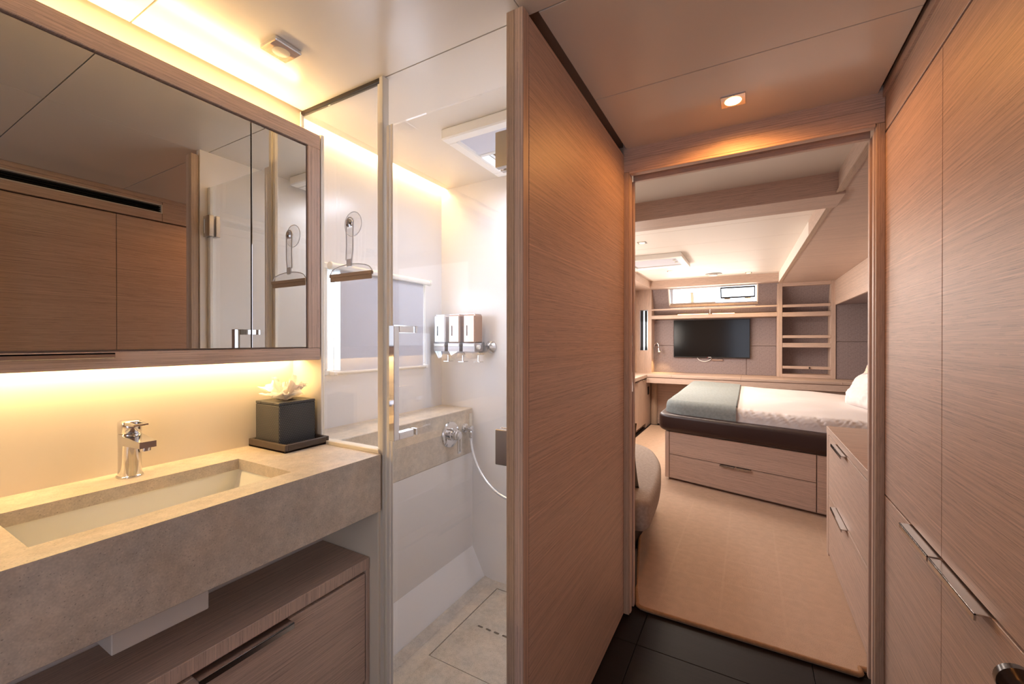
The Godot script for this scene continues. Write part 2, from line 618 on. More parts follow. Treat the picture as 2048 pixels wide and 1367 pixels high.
# ------------------------------------------------------------------ bathroom shell
func build_bath_shell():
	# ceiling panels with fine joints between them, a solid deck above
	var c := setting("ceiling", "cream glossy ceiling panels with fine dark joints")
	var zs := [1.1, 0.5, 0.022, -0.456, -0.935, -1.787]
	for i in 4:
		part(c, "ceiling_panel", mb().b(-1.372, H, zs[i] - 0.0015, -0.4885 if zs[i] > -0.5 else -0.508, H + 0.012, zs[i + 1] + 0.0015, 0.0008), M.ceiling)
	var m := mb()
	holed(m, -1.412, -1.79, -0.507, -0.9365, H, H + 0.012, [-0.985, -1.645, -0.60, -1.295])
	part(c, "ceiling_panel", m, M.ceiling)
	var zp := [1.1, 0.5, 0.022, -0.456, -0.935, -1.373, -1.79]
	for i in 6:
		part(c, "ceiling_panel", mb().b(-0.487 if zp[i] > -0.9 else -0.453, H, zp[i] - 0.0015, 0.366, H + 0.012, zp[i + 1] + 0.0015, 0.0008), M.ceiling)
	var d := mb()
	holed(d, -1.6, -1.87, 1.0, 0.0, H + 0.03, H + 0.09, [-0.985, -1.645, -0.60, -1.295])
	d.b(-1.6, H + 0.03, 0.0, 1.0, H + 0.09, 1.25, 0)
	d.b(-1.6, H + 0.012, -0.96, -1.372, H + 0.03, -0.93, 0)
	part(c, "deck", d, M.ply)
	# hull side: shower wall with the porthole, wall behind the vanity
	var w := setting("wall_shower", "white laminate shower side wall")
	var sw := mb()
	var wx := -1.445
	sw.b(-1.52, 1.46, -1.79, wx, 2.02, -0.93, 0)
	sw.b(-1.52, 0.60, -1.79, wx, 1.05, -0.93, 0)
	sw.b(-1.52, 1.05, -1.79, wx, 1.46, -1.63, 0)
	sw.b(-1.52, 1.05, -1.08, wx, 1.46, -0.93, 0)
	part(w, "shower_panel", sw, M.liner)
	w = setting("wall_left", "cream wall behind the vanity")
	part(w, "backsplash", mb().b(-1.5, 0.60, -0.93, -1.43, 1.80, 1.2, 0), M.cream)
	part(w, "upper_panel", mb().b(-1.5, 1.80, -0.942, -1.386, 2.02, 1.2, 0), M.cream)
	w = setting("wall_hull", "white lower hull lining")
	part(w, "lower_panel", mb().b(-1.5, -0.05, -1.80, -1.246, 0.60, 1.2, 0), M.liner)
	part(w, "ledge_front", mb().b(-1.45, 0.0, -1.79, -1.244, 0.598, -0.945, 0), M.liner)
	part(w, "sloped_skirting", mb().hexa([Vector3(-1.25, 0.114, -1.79), Vector3(-1.243, 0.114, -1.79), Vector3(-1.166, -0.03, -1.79), Vector3(-1.25, -0.03, -1.79),
		Vector3(-1.25, 0.114, -0.945), Vector3(-1.243, 0.114, -0.945), Vector3(-1.166, -0.03, -0.945), Vector3(-1.25, -0.03, -0.945)]), M.liner)
	# stone ledge in the shower
	solo("shower_ledge", mb().b(-1.445, 0.598, -1.787, -1.2425, 0.826, -0.946, 0.003), M.stone, "beige stone ledge running along the shower wall below the roller blind", "ledge")
	# end wall between vanity and shower
	var e := setting("wall_vanity_end", "cream return panel at the end of the vanity")
	part(e, "lower_return", mb().b(-1.445, -0.05, -0.945, -0.985, 0.838, -0.914, 0.002), M.cream)
	part(e, "upper_return", mb().b(-1.445, 0.838, -0.943, -1.273, 1.875, -0.929, 0.002), M.cream)
	part(e, "ceiling_return", mb().b(-1.445, 1.875, -0.943, -1.383, 1.98, -0.931, 0.001), M.white)
	# bulkhead behind the shower and round the doorway
	var bk := setting("wall_front", "bulkhead with the cabin doorway")
	part(bk, "shower_end_panel", mb().b(-1.5, -0.05, -1.83, -0.507, 2.02, -1.787, 0), M.liner)
	part(bk, "cabin_side", mb().b(-1.6, -0.05, -1.87, -0.47, 2.06, -1.83, 0), M.oak)
	part(bk, "cabin_side", mb().b(0.39, -0.05, -1.87, 1.5, 2.06, -1.82, 0), M.oak)
	part(bk, "over_door", mb().b(-0.47, 1.90, -1.865, 0.40, 2.06, -1.80, 0), M.oak)
	# partition between shower and passage
	var p := setting("wall_partition", "veneered partition between shower and passage")
	part(p, "veneer_panel", mb().b(-0.486, 0.012, -1.787, -0.463, 1.955, -0.9045, 0.0012), M.oak)
	part(p, "edge_trim", mb().b(-0.486, 0.012, -0.902, -0.4625, 1.957, -0.872, 0.0015), M.oak_v)
	part(p, "end_cap", mb().b(-0.508, -0.03, -0.90, -0.4855, 1.957, -0.8715, 0.0015), M.oak_edge)
	part(p, "shower_lining", mb().b(-0.515, -0.05, -1.787, -0.487, 1.98, -0.9005, 0), M.white)
	part(p, "shadow_gap", mb().b(-0.508, 1.95, -1.787, -0.4865, 1.992, -0.901, 0), M.oak)
	part(p, "plinth", mb().b(-0.487, 0.0, -1.787, -0.474, 0.012, -0.89, 0), M.oak)
	# shower tray of stone with its lift-out hatch
	var f := setting("floor_shower", "beige stone shower tray")
	var t := mb()
	holed(t, -1.20, -1.79, -0.50, -0.40, -0.06, -0.03, [-1.065, -1.737, -0.55, -1.238])
	part(f, "tray", t, M.stone)
	part(f, "cove", mb().hexa([Vector3(-1.166, -0.029, -1.787), Vector3(-1.166, -0.02, -1.787), Vector3(-1.155, -0.024, -1.787), Vector3(-1.12, -0.0295, -1.787),
		Vector3(-1.166, -0.029, -0.945), Vector3(-1.166, -0.02, -0.945), Vector3(-1.155, -0.024, -0.945), Vector3(-1.12, -0.0295, -0.945)]), M.stone)
	part(f, "under_tray", mb().b(-1.25, -0.10, -1.79, -0.5, -0.072, -0.40, 0), M.ply)
	# lid with drain slots
	var lid := CSGBox3D.new()
	lid.size = Vector3(0.508, 0.03, 0.492)
	lid.position = Vector3(-0.8075, -0.0462, -1.4875)
	lid.material = M.stone
	lid.name = "shower_floor_lid"
	for k in 8:
		var s := CSGPolygon3D.new()
		var pts := PackedVector2Array()
		for a in 12:
			var an := TAU * a / 12.0
			pts.append(Vector2(cos(an) * 0.0055 + (0.0075 if cos(an) > 0 else -0.0075), sin(an) * 0.0055))
		s.polygon = pts
		s.depth = 0.06
		s.rotation = Vector3(PI / 2, 0, 0)
		s.position = Vector3(-0.983 + 0.0398 * k - lid.position.x, -0.03, -1.471 - lid.position.z)
		s.operation = CSGShape3D.OPERATION_SUBTRACTION
		s.material = M.stone
		lid.add_child(s, true)
	add_child(lid)
	tag(lid, "lift-out stone lid with a row of drain slots in the shower floor", "floor hatch")
	# outer walls that close the room behind the camera
	var r := setting("wall_rear")
	var rw := mb()
	rw.b(-1.6, -0.05, 1.1, -0.45, 2.06, 1.2, 0)
	rw.b(0.35, -0.05, 1.1, 1.0, 2.06, 1.2, 0)
	rw.b(-0.45, 1.85, 1.1, 0.35, 2.06, 1.2, 0)
	rw.b(-0.45, -0.05, 1.1, 0.35, 0.25, 1.2, 0)
	part(r, "panel", rw, M.oak)
	var wk := setting("door_2", "companionway door with a drawn curtain")
	part(wk, "pane", mb().b(-0.46, 0.24, 1.17, 0.36, 1.86, 1.176, 0), M.glass)
	part(wk, "curtain", mb().b(-0.45, 0.25, 1.10, 0.35, 1.85, 1.104, 0), M.blind)

# ------------------------------------------------------------------ passage
func edge_pull(parent: Node3D, x: float, y: float, z0: float, z1: float, out: float) -> MeshInstance3D:
	# thin metal pull on the top edge of a door facing -x
	var m := mb()
	m.b(x - out, y - 0.002, z0, x + 0.012, y + 0.0015, z1, 0.0006)
	m.b(x - out, y - 0.012, z0, x - out + 0.0035, y + 0.0015, z1, 0.0006)
	return part(parent, "handle", m, M.steel, "brushed metal edge pull")

func locker(z0: float, z1: float, label: String, pull: Array):
	var t := thing("locker", label, "locker", Vector3(0.5, 0, (z0 + z1) / 2), "lockers along the passage")
	part(t, "carcass", mb().b(0.41, 0.05, z0 + 0.001, 0.93, 1.85, z1 - 0.001, 0), M.oak)
	part(t, "plinth", mb().b(0.42, 0.0, z0 + 0.001, 0.93, 0.05, z1 - 0.001, 0), M.oak)
	part(t, "upper_door", mb().b(0.385, 0.6735, z0 + 0.0012, 0.407, 1.845, z1 - 0.0012, 0.001), M.oak)
	var d := part(t, "lower_door", mb().b(0.385, 0.05, z0 + 0.0012, 0.407, 0.6675, z1 - 0.0012, 0.001), M.oak)
	edge_pull(d, 0.385, 0.668, pull[0], pull[1], 0.024)

func build_passage():
	var f := setting("floor", "dark wenge plank floor")
	var rows := [-1.875, -1.644, -1.30, -0.956, -0.612, -0.268, 0.1, 0.5, 1.1]
	var n := 0
	for i in rows.size() - 1:
		var xs := [-0.474, -0.377, 0.2, 0.41] if i % 2 == 0 else [-0.474, -0.377, 0.05, 0.41]
		if rows[i + 1] > -0.85:
			xs = [-1.25, -0.85, -0.377, 0.08, 0.41] if i % 2 else [-1.25, -0.6, -0.377, 0.2, 0.41]
		for k in xs.size() - 1:
			n += 1
			part(f, "plank", mb().b(xs[k] + 0.0008, -0.02, rows[i] + 0.0008, xs[k + 1] - 0.0008, 0.0, rows[i + 1] - 0.0008, 0.0012), M.wenge_z if n % 3 == 0 else M.wenge_b if n % 3 == 1 else M.wenge)
	part(f, "subfloor", mb().b(-1.6, -0.14, -1.9, 1.0, -0.1, 1.2, 0), M.ply)
	part(f, "subfloor", mb().b(-0.5, -0.09, -1.9, 1.0, -0.0205, 1.2, 0), M.ply)
	var zl := [-1.803, -1.322, -0.911, -0.50]
	var names := ["oak veneer locker beside the cabin doorway frame with a short edge pull", "oak veneer locker second from the cabin doorway with a long edge pull", "oak veneer locker under the black air vent facing the mirror"]
	var pulls := [[-1.535, -1.328], [-1.318, -1.09], [-0.9, -0.68]]
	for i in 3:
		locker(zl[i], zl[i + 1], names[i], pulls[i])
	var w := setting("wall_right", "veneered passage wall above the lockers")
	part(w, "fascia", mb().b(0.385, 1.853, -1.803, 0.41, 1.962, -1.112, 0.001), M.oak)
	var fr := mb()
	fr.b(0.385, 1.853, -1.110, 0.41, 1.898, 1.1, 0.001)
	fr.b(0.385, 1.946, -1.110, 0.41, 1.962, 1.1, 0.001)
	part(w, "fascia", fr, M.oak)
	part(w, "shadow_gap", mb().b(0.378, 1.962, -1.803, 0.42, 2.0, 1.1, 0), M.oak)
	w = setting("wall_passage_end")
	part(w, "panel", mb().b(0.385, 0.0, -0.44, 0.41, 1.85, 1.1, 0.001), M.oak)
	w = setting("wall_outer")
	part(w, "backing", mb().b(0.94, -0.05, -1.87, 1.0, 2.06, 1.2, 0), M.ply)
	struct("trim_1", mb().b(0.355, 0.0, -0.499, 0.41, 1.845, -0.445, 0.002), M.oak_edge, "oak upright post on the locker wall")
	# air vent above the lockers
	var v := thing("air_vent", "long black slotted air vent above the passage lockers", "vent", Vector3(0.4, 1.92, -0.5))
	part(v, "frame", mb().b(0.383, 1.896, -1.106, 0.412, 1.902, 0.3, 0.001).b(0.383, 1.942, -1.106, 0.412, 1.948, 0.3, 0.001).b(0.383, 1.896, -1.112, 0.412, 1.948, -1.106, 0.001), M.alu)
	part(v, "throat", mb().b(0.42, 1.90, -1.106, 0.44, 1.946, 0.3, 0), M.black)
	for k in 3:
		part(v, "slat", mb().b(0.392, 1.909 + k * 0.011, -1.106, 0.415, 1.911 + k * 0.011, 0.3, 0), M.black)
	# doorway frame: head, jambs with sliding-door pocket grooves
	var head := setting("door_1", "oak framed doorway to the cabin")
	part(head, "head_panel", mb().b(-0.464, 1.882, -1.80, 0.384, 1.931, -1.786, 0.001), M.oak)
	part(head, "head_panel", mb().b(-0.464, 1.9315, -1.80, 0.384, 1.998, -1.7865, 0.0), M.oak)
	part(head, "head_rail", mb().b(-0.44, 1.871, -1.812, 0.36, 1.881, -1.782, 0.0015), M.oak)
	part(head, "head_groove", mb().b(-0.44, 1.905, -1.852, 0.36, 1.93, -1.812, 0.0), M.oak)
	part(head, "head_rail", mb().b(-0.44, 1.862, -1.872, 0.36, 1.90, -1.852, 0.0015), M.oak)
	for s in [-1, 1]:
		var x: float = -0.463 if s < 0 else 0.385
		var q: float = 1.0 if s < 0 else -1.0
		part(head, "jamb_face", mb().b(x, 0.012, -1.80, x + q * 0.023, 1.881, -1.785, 0.0015), M.oak_edge)
		part(head, "jamb_post", mb().b(x - q * 0.02, 0.012, -1.822, x + q * 0.026, 1.881, -1.80, 0.0015), M.oak_v)
		part(head, "jamb_groove", mb().b(x - q * 0.02, 0.012, -1.852, x - q * 0.004, 1.875, -1.822, 0.0), M.oak)
		part(head, "jamb_post", mb().b(x - q * 0.02, 0.012, -1.874, x + q * 0.027, 1.862, -1.852, 0.0015), M.oak_v)
	# latch plates
	var lk := solo("lock_plate", mb().b(-0.4435, 0.93, -1.843, -0.4405, 1.24, -1.829, 0.001).b(-0.442, 1.14, -1.841, -0.4385, 1.20, -1.831, 0.002).b(-0.442, 0.95, -1.841, -0.4385, 1.04, -1.831, 0.002), M.chrome, "chrome lock plate on the sliding door edge in the doorway pocket", "lock")
	lk.set_meta("group", "doorway lock hardware")
	solo("strike_plate", mb().b(0.3675, 0.98, -1.843, 0.3705, 1.08, -1.829, 0.001).b(0.365, 1.0, -1.840, 0.369, 1.06, -1.832, 0.001), M.chrome, "small chrome strike plate on the jamb beside the lockers", "strike plate", "doorway lock hardware")
	# warm downlight of the passage
	var dl := thing("passage_downlight", "lit square recessed downlight before the cabin doorway", "downlight", Vector3(-0.048, H, -1.597))
	part(dl, "bezel", mb().b(-0.085, H - 0.004, -1.634, -0.011, H + 0.001, -1.560, 0.001), M.steel)
	part(dl, "bulb", mb().lathe(Vector3(-0.048, H - 0.0035, -1.597), Vector3.DOWN, [[0.026, 0.0], [0.024, 0.003], [0.015, 0.0055], [0.004, 0.007]], 24), M.bulb)
	spot(dl, Vector3(-0.048, H - 0.02, -1.597), Vector3.DOWN, 87, AMBER, 0.24, 0.05)
	# lever handle at the near end of the lockers
	var kn := thing("door_lever", "dark bronze rounded lever handle on the near locker", "door handle", Vector3(0.385, 0.745, -0.70))
	part(kn, "rosette", mb().cyl(Vector3(0.3848, 0.745, -0.655), Vector3(0.378, 0.745, -0.655), 0.026, 24, 0.002), M.bronze)
	part(kn, "neck", mb().cyl(Vector3(0.38, 0.745, -0.655), Vector3(0.292, 0.745, -0.655), 0.009), M.bronze)
	part(kn, "grip", mb().lathe(Vector3(0.292, 0.745, -0.640), Vector3.FORWARD, [[0.006, 0.0], [0.013, 0.004], [0.014, 0.05], [0.019, 0.10], [0.0215, 0.118], [0.020, 0.130], [0.013, 0.139], [0.003, 0.142]], 28), M.bronze)

# ------------------------------------------------------------------ cabin shell
func build_cabin_shell():
	var c := setting("ceiling_cabin", "white panelled cabin ceiling")
	part(c, "near_panel", mb().b(-1.45, H, -2.52, 0.40, H + 0.012, -1.87, 0.0), M.ceiling)
	var zs := [-2.76, -3.37, -3.915, -4.45, -5.0, -5.5, -6.06]
	for i in zs.size() - 1:
		var z1: float = zs[i] - 0.0018
		var z0: float = zs[i + 1] + 0.0018
		var m := mb()
		if i == 2:   # -3.915 .. -4.45: hatch begins at -4.20
			m.b(-1.25, HC, z0, -1.11, HC + 0.012, z1, 0)
			m.b(-0.57, HC, z0, 0.38, HC + 0.012, z1, 0)
			m.b(-1.11, HC, -4.20, -0.57, HC + 0.012, z1, 0)
		elif i == 3:
			m.b(-1.25, HC, z0, -1.11, HC + 0.012, z1, 0)
			m.b(-0.57, HC, z0, 0.38, HC + 0.012, z1, 0)
			m.b(-1.11, HC, z0, -0.57, HC + 0.012, -4.82, 0)
		else:
			m.b(-1.25, HC, z0, 0.38, HC + 0.012, z1, 0.0)
		part(c, "ceiling_panel", m, M.cabin_ceiling)
	var d := mb()
	holed(d, -1.6, -6.7, 1.5, -1.87, HC + 0.02, HC + 0.09, [-1.11, -4.82, -0.57, -4.20])
	part(c, "deck", d, M.ply)
	# deck beam
	struct("trim_2", mb().b(-1.45, 1.872, -2.76, 0.40, 2.01, -2.52, 0.002), M.oak, "oak clad deck beam across the cabin ceiling")
	# soffits
	var s := setting("ceiling_soffit", "oak clad soffits round the cabin ceiling")
	var so := mb()
	so.hexa([Vector3(0.379, 1.885, -1.87), Vector3(1.5, 1.885, -1.87), Vector3(1.5, 2.05, -1.87), Vector3(0.379, 2.05, -1.87),
		Vector3(0.322, 1.885, -6.45), Vector3(1.5, 1.885, -6.45), Vector3(1.5, 2.05, -6.45), Vector3(0.322, 2.05, -6.45)])
	part(s, "soffit_right", so, M.oak)
	part(s, "soffit_lip", mb().hexa([Vector3(0.372, 1.884, -2.76), Vector3(0.380, 1.884, -2.76), Vector3(0.380, 2.02, -2.76), Vector3(0.372, 2.02, -2.76),
		Vector3(0.314, 1.884, -6.06), Vector3(0.323, 1.884, -6.06), Vector3(0.323, 2.02, -6.06), Vector3(0.314, 2.02, -6.06)]), M.cabin_ceiling)
	part(s, "soffit_edge", mb().hexa([Vector3(0.371, 1.880, -1.875), Vector3(0.398, 1.880, -1.875), Vector3(0.398, 1.8848, -1.875), Vector3(0.371, 1.8848, -1.875),
		Vector3(0.313, 1.880, -6.06), Vector3(0.340, 1.880, -6.06), Vector3(0.340, 1.8848, -6.06), Vector3(0.313, 1.8848, -6.06)]), M.oak_edge)
	part(s, "niche_front", mb().b(0.885, 1.595, -6.25, 0.905, 1.884, -2.9, 0.001), M.oak)
	part(s, "niche_ceiling", mb().b(0.905, 1.60, -6.25, 1.5, 1.62, -2.9, 0), M.panel)
	part(s, "soffit_left", mb().b(-1.5, 1.90, -6.06, -1.20, 2.05, -2.76, 0.001), M.oak)
	part(s, "soffit_front", mb().b(-1.45, 1.898, -6.35, 0.33, 2.05, -6.05, 0.001), M.oak)
	# side walls and end walls
	var l := setting("wall_cabin_left", "upholstered cabin side wall")
	var lw := mb()
	lw.b(-1.52, -0.05, -6.7, -1.43, 1.08, -1.87, 0)
	lw.b(-1.52, 1.48, -6.7, -1.43, 2.05, -1.87, 0)
	lw.b(-1.52, 1.08, -4.6, -1.43, 1.48, -4.28, 0)
	lw.b(-1.52, 1.08, -2.32, -1.43, 1.48, -1.87, 0)
	lw.b(-1.52, 1.08, -6.7, -1.43, 1.48, -5.835, 0)
	part(l, "panel", lw, M.panel)
	struct("wall_cabin_right", mb().b(1.40, -0.05, -6.7, 1.5, 2.05, -1.87, 0), M.panel, "upholstered wall at the head of the bed")
	# floor and carpets
	struct("floor_cabin", mb().b(-1.5, -0.04, -6.6, 1.5, 0.0, -1.876, 0), M.wenge, "dark cabin floor under the carpet")
	var cp := thing("carpet", "beige bound carpet covering the cabin floor before the bed", "carpet", Vector3(0, 0, -3))
	var near := PackedVector2Array([Vector2(-0.385, -1.862), Vector2(0.335, -1.862), Vector2(0.343, -1.872), Vector2(0.343, -1.90), Vector2(0.383, -1.905), Vector2(0.383, -2.90), Vector2(1.30, -2.90), Vector2(1.30, -4.198), Vector2(-1.18, -4.198), Vector2(-1.18, -3.2), Vector2(-0.72, -3.05), Vector2(-0.575, -2.6), Vector2(-0.46, -2.0), Vector2(-0.425, -1.875), Vector2(-0.41, -1.865)])
	part(cp, "pile", mb().plan(near, 0.0, 0.014), M.carpet)
	var bind := []
	for i in [9, 10, 11, 12, 13, 14, 0, 1, 2, 3, 4]:
		var q: Vector2 = near[i]
		bind.append(Vector3(q.x, 0.011, q.y))
	# smooth the corners of the binding with inserted points
	var bpts := []
	for i in bind.size():
		if i > 0:
			for k in 4:
				bpts.append(bind[i - 1].lerp(bind[i], (k + 1) / 5.0))
		bpts.append(bind[i])
	part(cp, "binding", mb().tube(bpts, 0.0085, 8), M.binding, "stitched carpet binding")
	var cf := thing("carpet", "beige carpet piece between the bed foot and the side cupboards", "carpet", Vector3(0, 0, -5))
	part(cf, "pile", mb().b(-1.18, 0.0, -6.0, 1.3, 0.0135, -4.2015, 0.002), M.carpet)

# ------------------------------------------------------------------ vanity
func build_vanity():
	# stone countertop with its deep apron
	var t := thing("countertop", "beige stone vanity countertop with a deep front apron", "countertop", Vector3(-1.2, 0.827, -0.4))
	var top := mb()
	holed(top, -1.43, -0.913, -0.972, 0.36, 0.797, 0.827, [-1.297, -0.674, -1.045, -0.212])
	part(t, "top", top, M.stone)
	part(t, "apron", mb().b(-0.992, 0.655, -0.913, -0.9718, 0.8262, 0.36, 0.0012), M.stone)
	part(t, "end_apron", mb().b(-1.24, 0.655, -0.9132, -0.9925, 0.8, -0.895, 0.001), M.stone)
	part(t, "support", mb().b(-1.43, 0.66, 0.0, -1.246, 0.797, 0.36, 0), M.cream)
	# undermounted basin
	var bz := thing("washbasin", "white rectangular basin undermounted in the stone countertop", "washbasin", Vector3(-1.17, 0.70, -0.443))
	var bm := mb()
	var o0 := [Vector3(-1.30, 0.7965, -0.678), Vector3(-1.042, 0.7965, -0.678), Vector3(-1.042, 0.7965, -0.208), Vector3(-1.30, 0.7965, -0.208)]
	var o1 := [Vector3(-1.286, 0.70, -0.640), Vector3(-1.056, 0.70, -0.640), Vector3(-1.056, 0.70, -0.246), Vector3(-1.286, 0.70, -0.246)]
	for i in 4:
		var j := (i + 1) % 4
		bm.quad(o0[i], o1[i], o1[j], o0[j])
		var w := Vector3(0, -0.012, 0)
		bm.quad(o0[j] + (o0[j] - Vector3(-1.17, 0.7965, -0.443)) * 0.05, o1[j] + w + (o1[j] - Vector3(-1.17, 0.70, -0.443)) * 0.05, o1[i] + w + (o1[i] - Vector3(-1.17, 0.70, -0.443)) * 0.05, o0[i] + (o0[i] - Vector3(-1.17, 0.7965, -0.443)) * 0.05)
	bm.quad(o1[0], o1[3], o1[2], o1[1])
	bm.quad(o1[0] + Vector3(-0.01, -0.012, -0.01), o1[1] + Vector3(0.01, -0.012, -0.01), o1[2] + Vector3(0.01, -0.012, 0.01), o1[3] + Vector3(-0.01, -0.012, 0.01))
	part(bz, "bowl", bm, M.basin)
	part(bz, "drain", mb().lathe(Vector3(-1.17, 0.7, -0.443), Vector3.UP, [[0.03, 0.0], [0.03, 0.003], [0.022, 0.006], [0.004, 0.006]], 24), M.chrome)
	# boxed-in trap under the apron
	solo("trap_cover", mb().b(-1.24, 0.556, -0.497, -1.08, 0.687, -0.327, 0.002), M.white, "white boxed trap cover hanging below the basin", "trap cover")
	# mixer tap
	var f := thing("faucet", "chrome single lever mixer tap behind the basin", "tap", Vector3(-1.375, 0.827, -0.452))
	var O := Vector3(-1.372, 0.827, -0.452)
	var oval := func(r: float, y: float, sx := 1.0) -> Array:
		var q := []
		for i in 28:
			var a := TAU * i / 28.0
			q.append(O + Vector3(cos(a) * r * 1.12 * sx, y, -sin(a) * r))
		return q
	var loft := func(rings: Array) -> MB:
		var m := mb()
		m.grid(rings, true)
		var n: int = rings[0].size()
		for i in range(1, n - 1):
			m.tri(rings[0][0], rings[0][i + 1], rings[0][i])
			var z: Array = rings[rings.size() - 1]
			m.tri(z[0], z[i], z[i + 1])
		return m
	part(f, "base_ring", loft.call([oval.call(0.0262, 0.0), oval.call(0.0268, 0.002), oval.call(0.0265, 0.004), oval.call(0.0245, 0.0055)]), M.chrome)
	part(f, "body", loft.call([oval.call(0.0238, 0.005), oval.call(0.0228, 0.02), oval.call(0.0225, 0.07), oval.call(0.0230, 0.098), oval.call(0.0232, 0.108), oval.call(0.0225, 0.1095)]), M.chrome)
	part(f, "cap", loft.call([oval.call(0.0222, 0.1105), oval.call(0.0232, 0.112), oval.call(0.0232, 0.133), oval.call(0.0226, 0.139), oval.call(0.018, 0.1425), oval.call(0.006, 0.1435)]), M.chrome)
	# spout: flat bar reaching forward over the basin
	part(f, "spout", mb().hexa([O + Vector3(-0.005, 0.082, -0.021), O + Vector3(-0.005, 0.082, 0.021), O + Vector3(-0.005, 0.1085, 0.021), O + Vector3(-0.005, 0.1085, -0.021),
		O + Vector3(0.105, 0.085, -0.0165), O + Vector3(0.105, 0.085, 0.0165), O + Vector3(0.105, 0.100, 0.0165), O + Vector3(0.105, 0.100, -0.0165)]), M.chrome)
	part(f, "aerator", mb().cyl(O + Vector3(0.09, 0.076, 0), O + Vector3(0.09, 0.086, 0), 0.011, 20, 0.001), M.chrome)
	var lev := mb()   # lever: a flat loop with an opening
	for s in [-1, 1]:
		lev.hexa([O + Vector3(0.0, 0.131, s * 0.008), O + Vector3(0.0, 0.131, s * 0.018), O + Vector3(0.0, 0.1405, s * 0.018), O + Vector3(0.0, 0.1405, s * 0.008),
			O + Vector3(0.062, 0.134, s * 0.008), O + Vector3(0.062, 0.134, s * 0.015), O + Vector3(0.062, 0.1385, s * 0.015), O + Vector3(0.062, 0.1385, s * 0.008)])
	lev.b(O.x + 0.055, O.y + 0.134, O.z - 0.015, O.x + 0.068, O.y + 0.1385, O.z + 0.015, 0.001)
	lev.b(O.x, O.y + 0.130, O.z - 0.018, O.x + 0.02, O.y + 0.1405, O.z + 0.018, 0.001)
	part(f, "lever", lev, M.chrome)
	# tray with tissue box
	var tr := thing("tray", "shallow dark wood tray under the tissue box", "tray", Vector3(-1.33, 0.827, -0.85))
	var X0 := -1.425
	var X1 := -1.228
	var Z0 := -0.926
	var Z1 := -0.772
	part(tr, "bottom", mb().b(X0, 0.8275, Z0, X1, 0.834, Z1, 0.001), M.traywood)
	part(tr, "rim", mb().b(X0, 0.8275, Z1 - 0.010, X1, 0.852, Z1, 0.0015), M.traywood)
	part(tr, "rim", mb().b(X0, 0.8275, Z0, X1, 0.852, Z0 + 0.010, 0.0015), M.traywood)
	part(tr, "rim", mb().b(X0, 0.8275, Z0 + 0.010, X0 + 0.010, 0.852, Z1 - 0.010, 0.0015), M.traywood)
	part(tr, "rim", mb().b(X1 - 0.010, 0.8275, Z0 + 0.010, X1, 0.852, Z1 - 0.010, 0.0015), M.traywood)
	var tb := thing("tissue_box", "charcoal embossed leather tissue box cube on the tray", "tissue box", Vector3(-1.35, 0.8342, -0.853))
	part(tb, "body", mb().b(-1.412, 0.8342, -0.914, -1.283, 0.966, -0.787, 0.0025), M.snake)
	var lid := mb()
	holed(lid, -1.412, -0.914, -1.283, -0.787, 0.9665, 0.975, [-1.382, -0.866, -1.312, -0.836], 0.0015)
	part(tb, "lid", lid, M.snake)
	# pulled-up tissue: folded sheets fanning out of the slot
	var rng := RandomNumberGenerator.new()
	rng.seed = 4
	var ti := mb()
	var nz := FastNoiseLite.new()
	nz.seed = 6
	nz.frequency = 0.9
	for layer in 3:
		var big: float = [1.0, 0.74, 0.5][layer]
		var rows := []
		for i in 12:
			var row := []
			for j in 72:
				var u := i / 11.0
				var a := TAU * j / 72.0 + layer * 0.7
				var lobe := 0.5 + 0.5 * sin(3.0 * a + 1.1 + layer * 2.0)
				var fold := sin(9.0 * a + layer + 2.5 * sin(2.0 * a)) * 0.13 + nz.get_noise_2d(cos(a) * 3 + layer * 9, sin(a) * 3) * 0.5
				var rad: float = big * (0.006 + 0.062 * pow(u, 1.25) * (0.72 + 0.38 * lobe)) * (1.0 + fold * u)
				var up: float = (0.062 - 0.014 * big) * pow(u, 0.62) * (0.55 + 0.55 * (1.0 - lobe) + 0.35 * sin(2.0 * a + 2.2)) + 0.024 * (1.0 - big) * u
				up += nz.get_noise_3d(cos(a) * 4, sin(a) * 4, u * 3 + layer * 5) * 0.016 * u
				row.append(Vector3(-1.347 + cos(a) * rad * 1.12, 0.970 + maxf(up, 0.007 * u + 0.004), -0.851 + sin(a) * rad * 0.92))
			rows.append(row)
		ti.grid(rows, true)
	solo("tissue", ti, M.tissue, "crumpled white paper tissue sticking out of the leather box", "tissue")
	# base cupboard with drawer
	var c := thing("vanity_cabinet", "oak veneer vanity cabinet below the stone countertop", "cabinet", Vector3(-1.1, 0, -0.4))
	part(c, "carcass", mb().b(-1.245, 0.0, -0.912, -1.045, 0.467, 0.36, 0), M.oak)
	part(c, "top", mb().b(-1.245, 0.468, -0.9135, -1.02, 0.503, 0.36, 0.0015), M.oak_v)
	part(c, "side_panel", mb().b(-1.245, 0.0, -0.9135, -1.0215, 0.4675, -0.900, 0.001), M.oak_v)
	var d := part(c, "drawer", mb().b(-1.045, 0.13, -0.897, -1.0225, 0.4585, -0.25, 0.001), M.oak)
	var pl := mb()
	pl.b(-1.03, 0.4575, -0.652, -0.998, 0.461, -0.44, 0.0008)
	pl.b(-1.0015, 0.446, -0.652, -0.998, 0.461, -0.44, 0.0008)
	part(d, "handle", pl, M.steel, "brushed metal edge pull")
	part(c, "drawer", mb().b(-1.045, 0.13, -0.2475, -1.0225, 0.4585, 0.355, 0.001), M.oak)
	part(c, "kick_panel", mb().b(-1.045, 0.0, -0.897, -1.03, 0.127, 0.355, 0.001), M.oak)

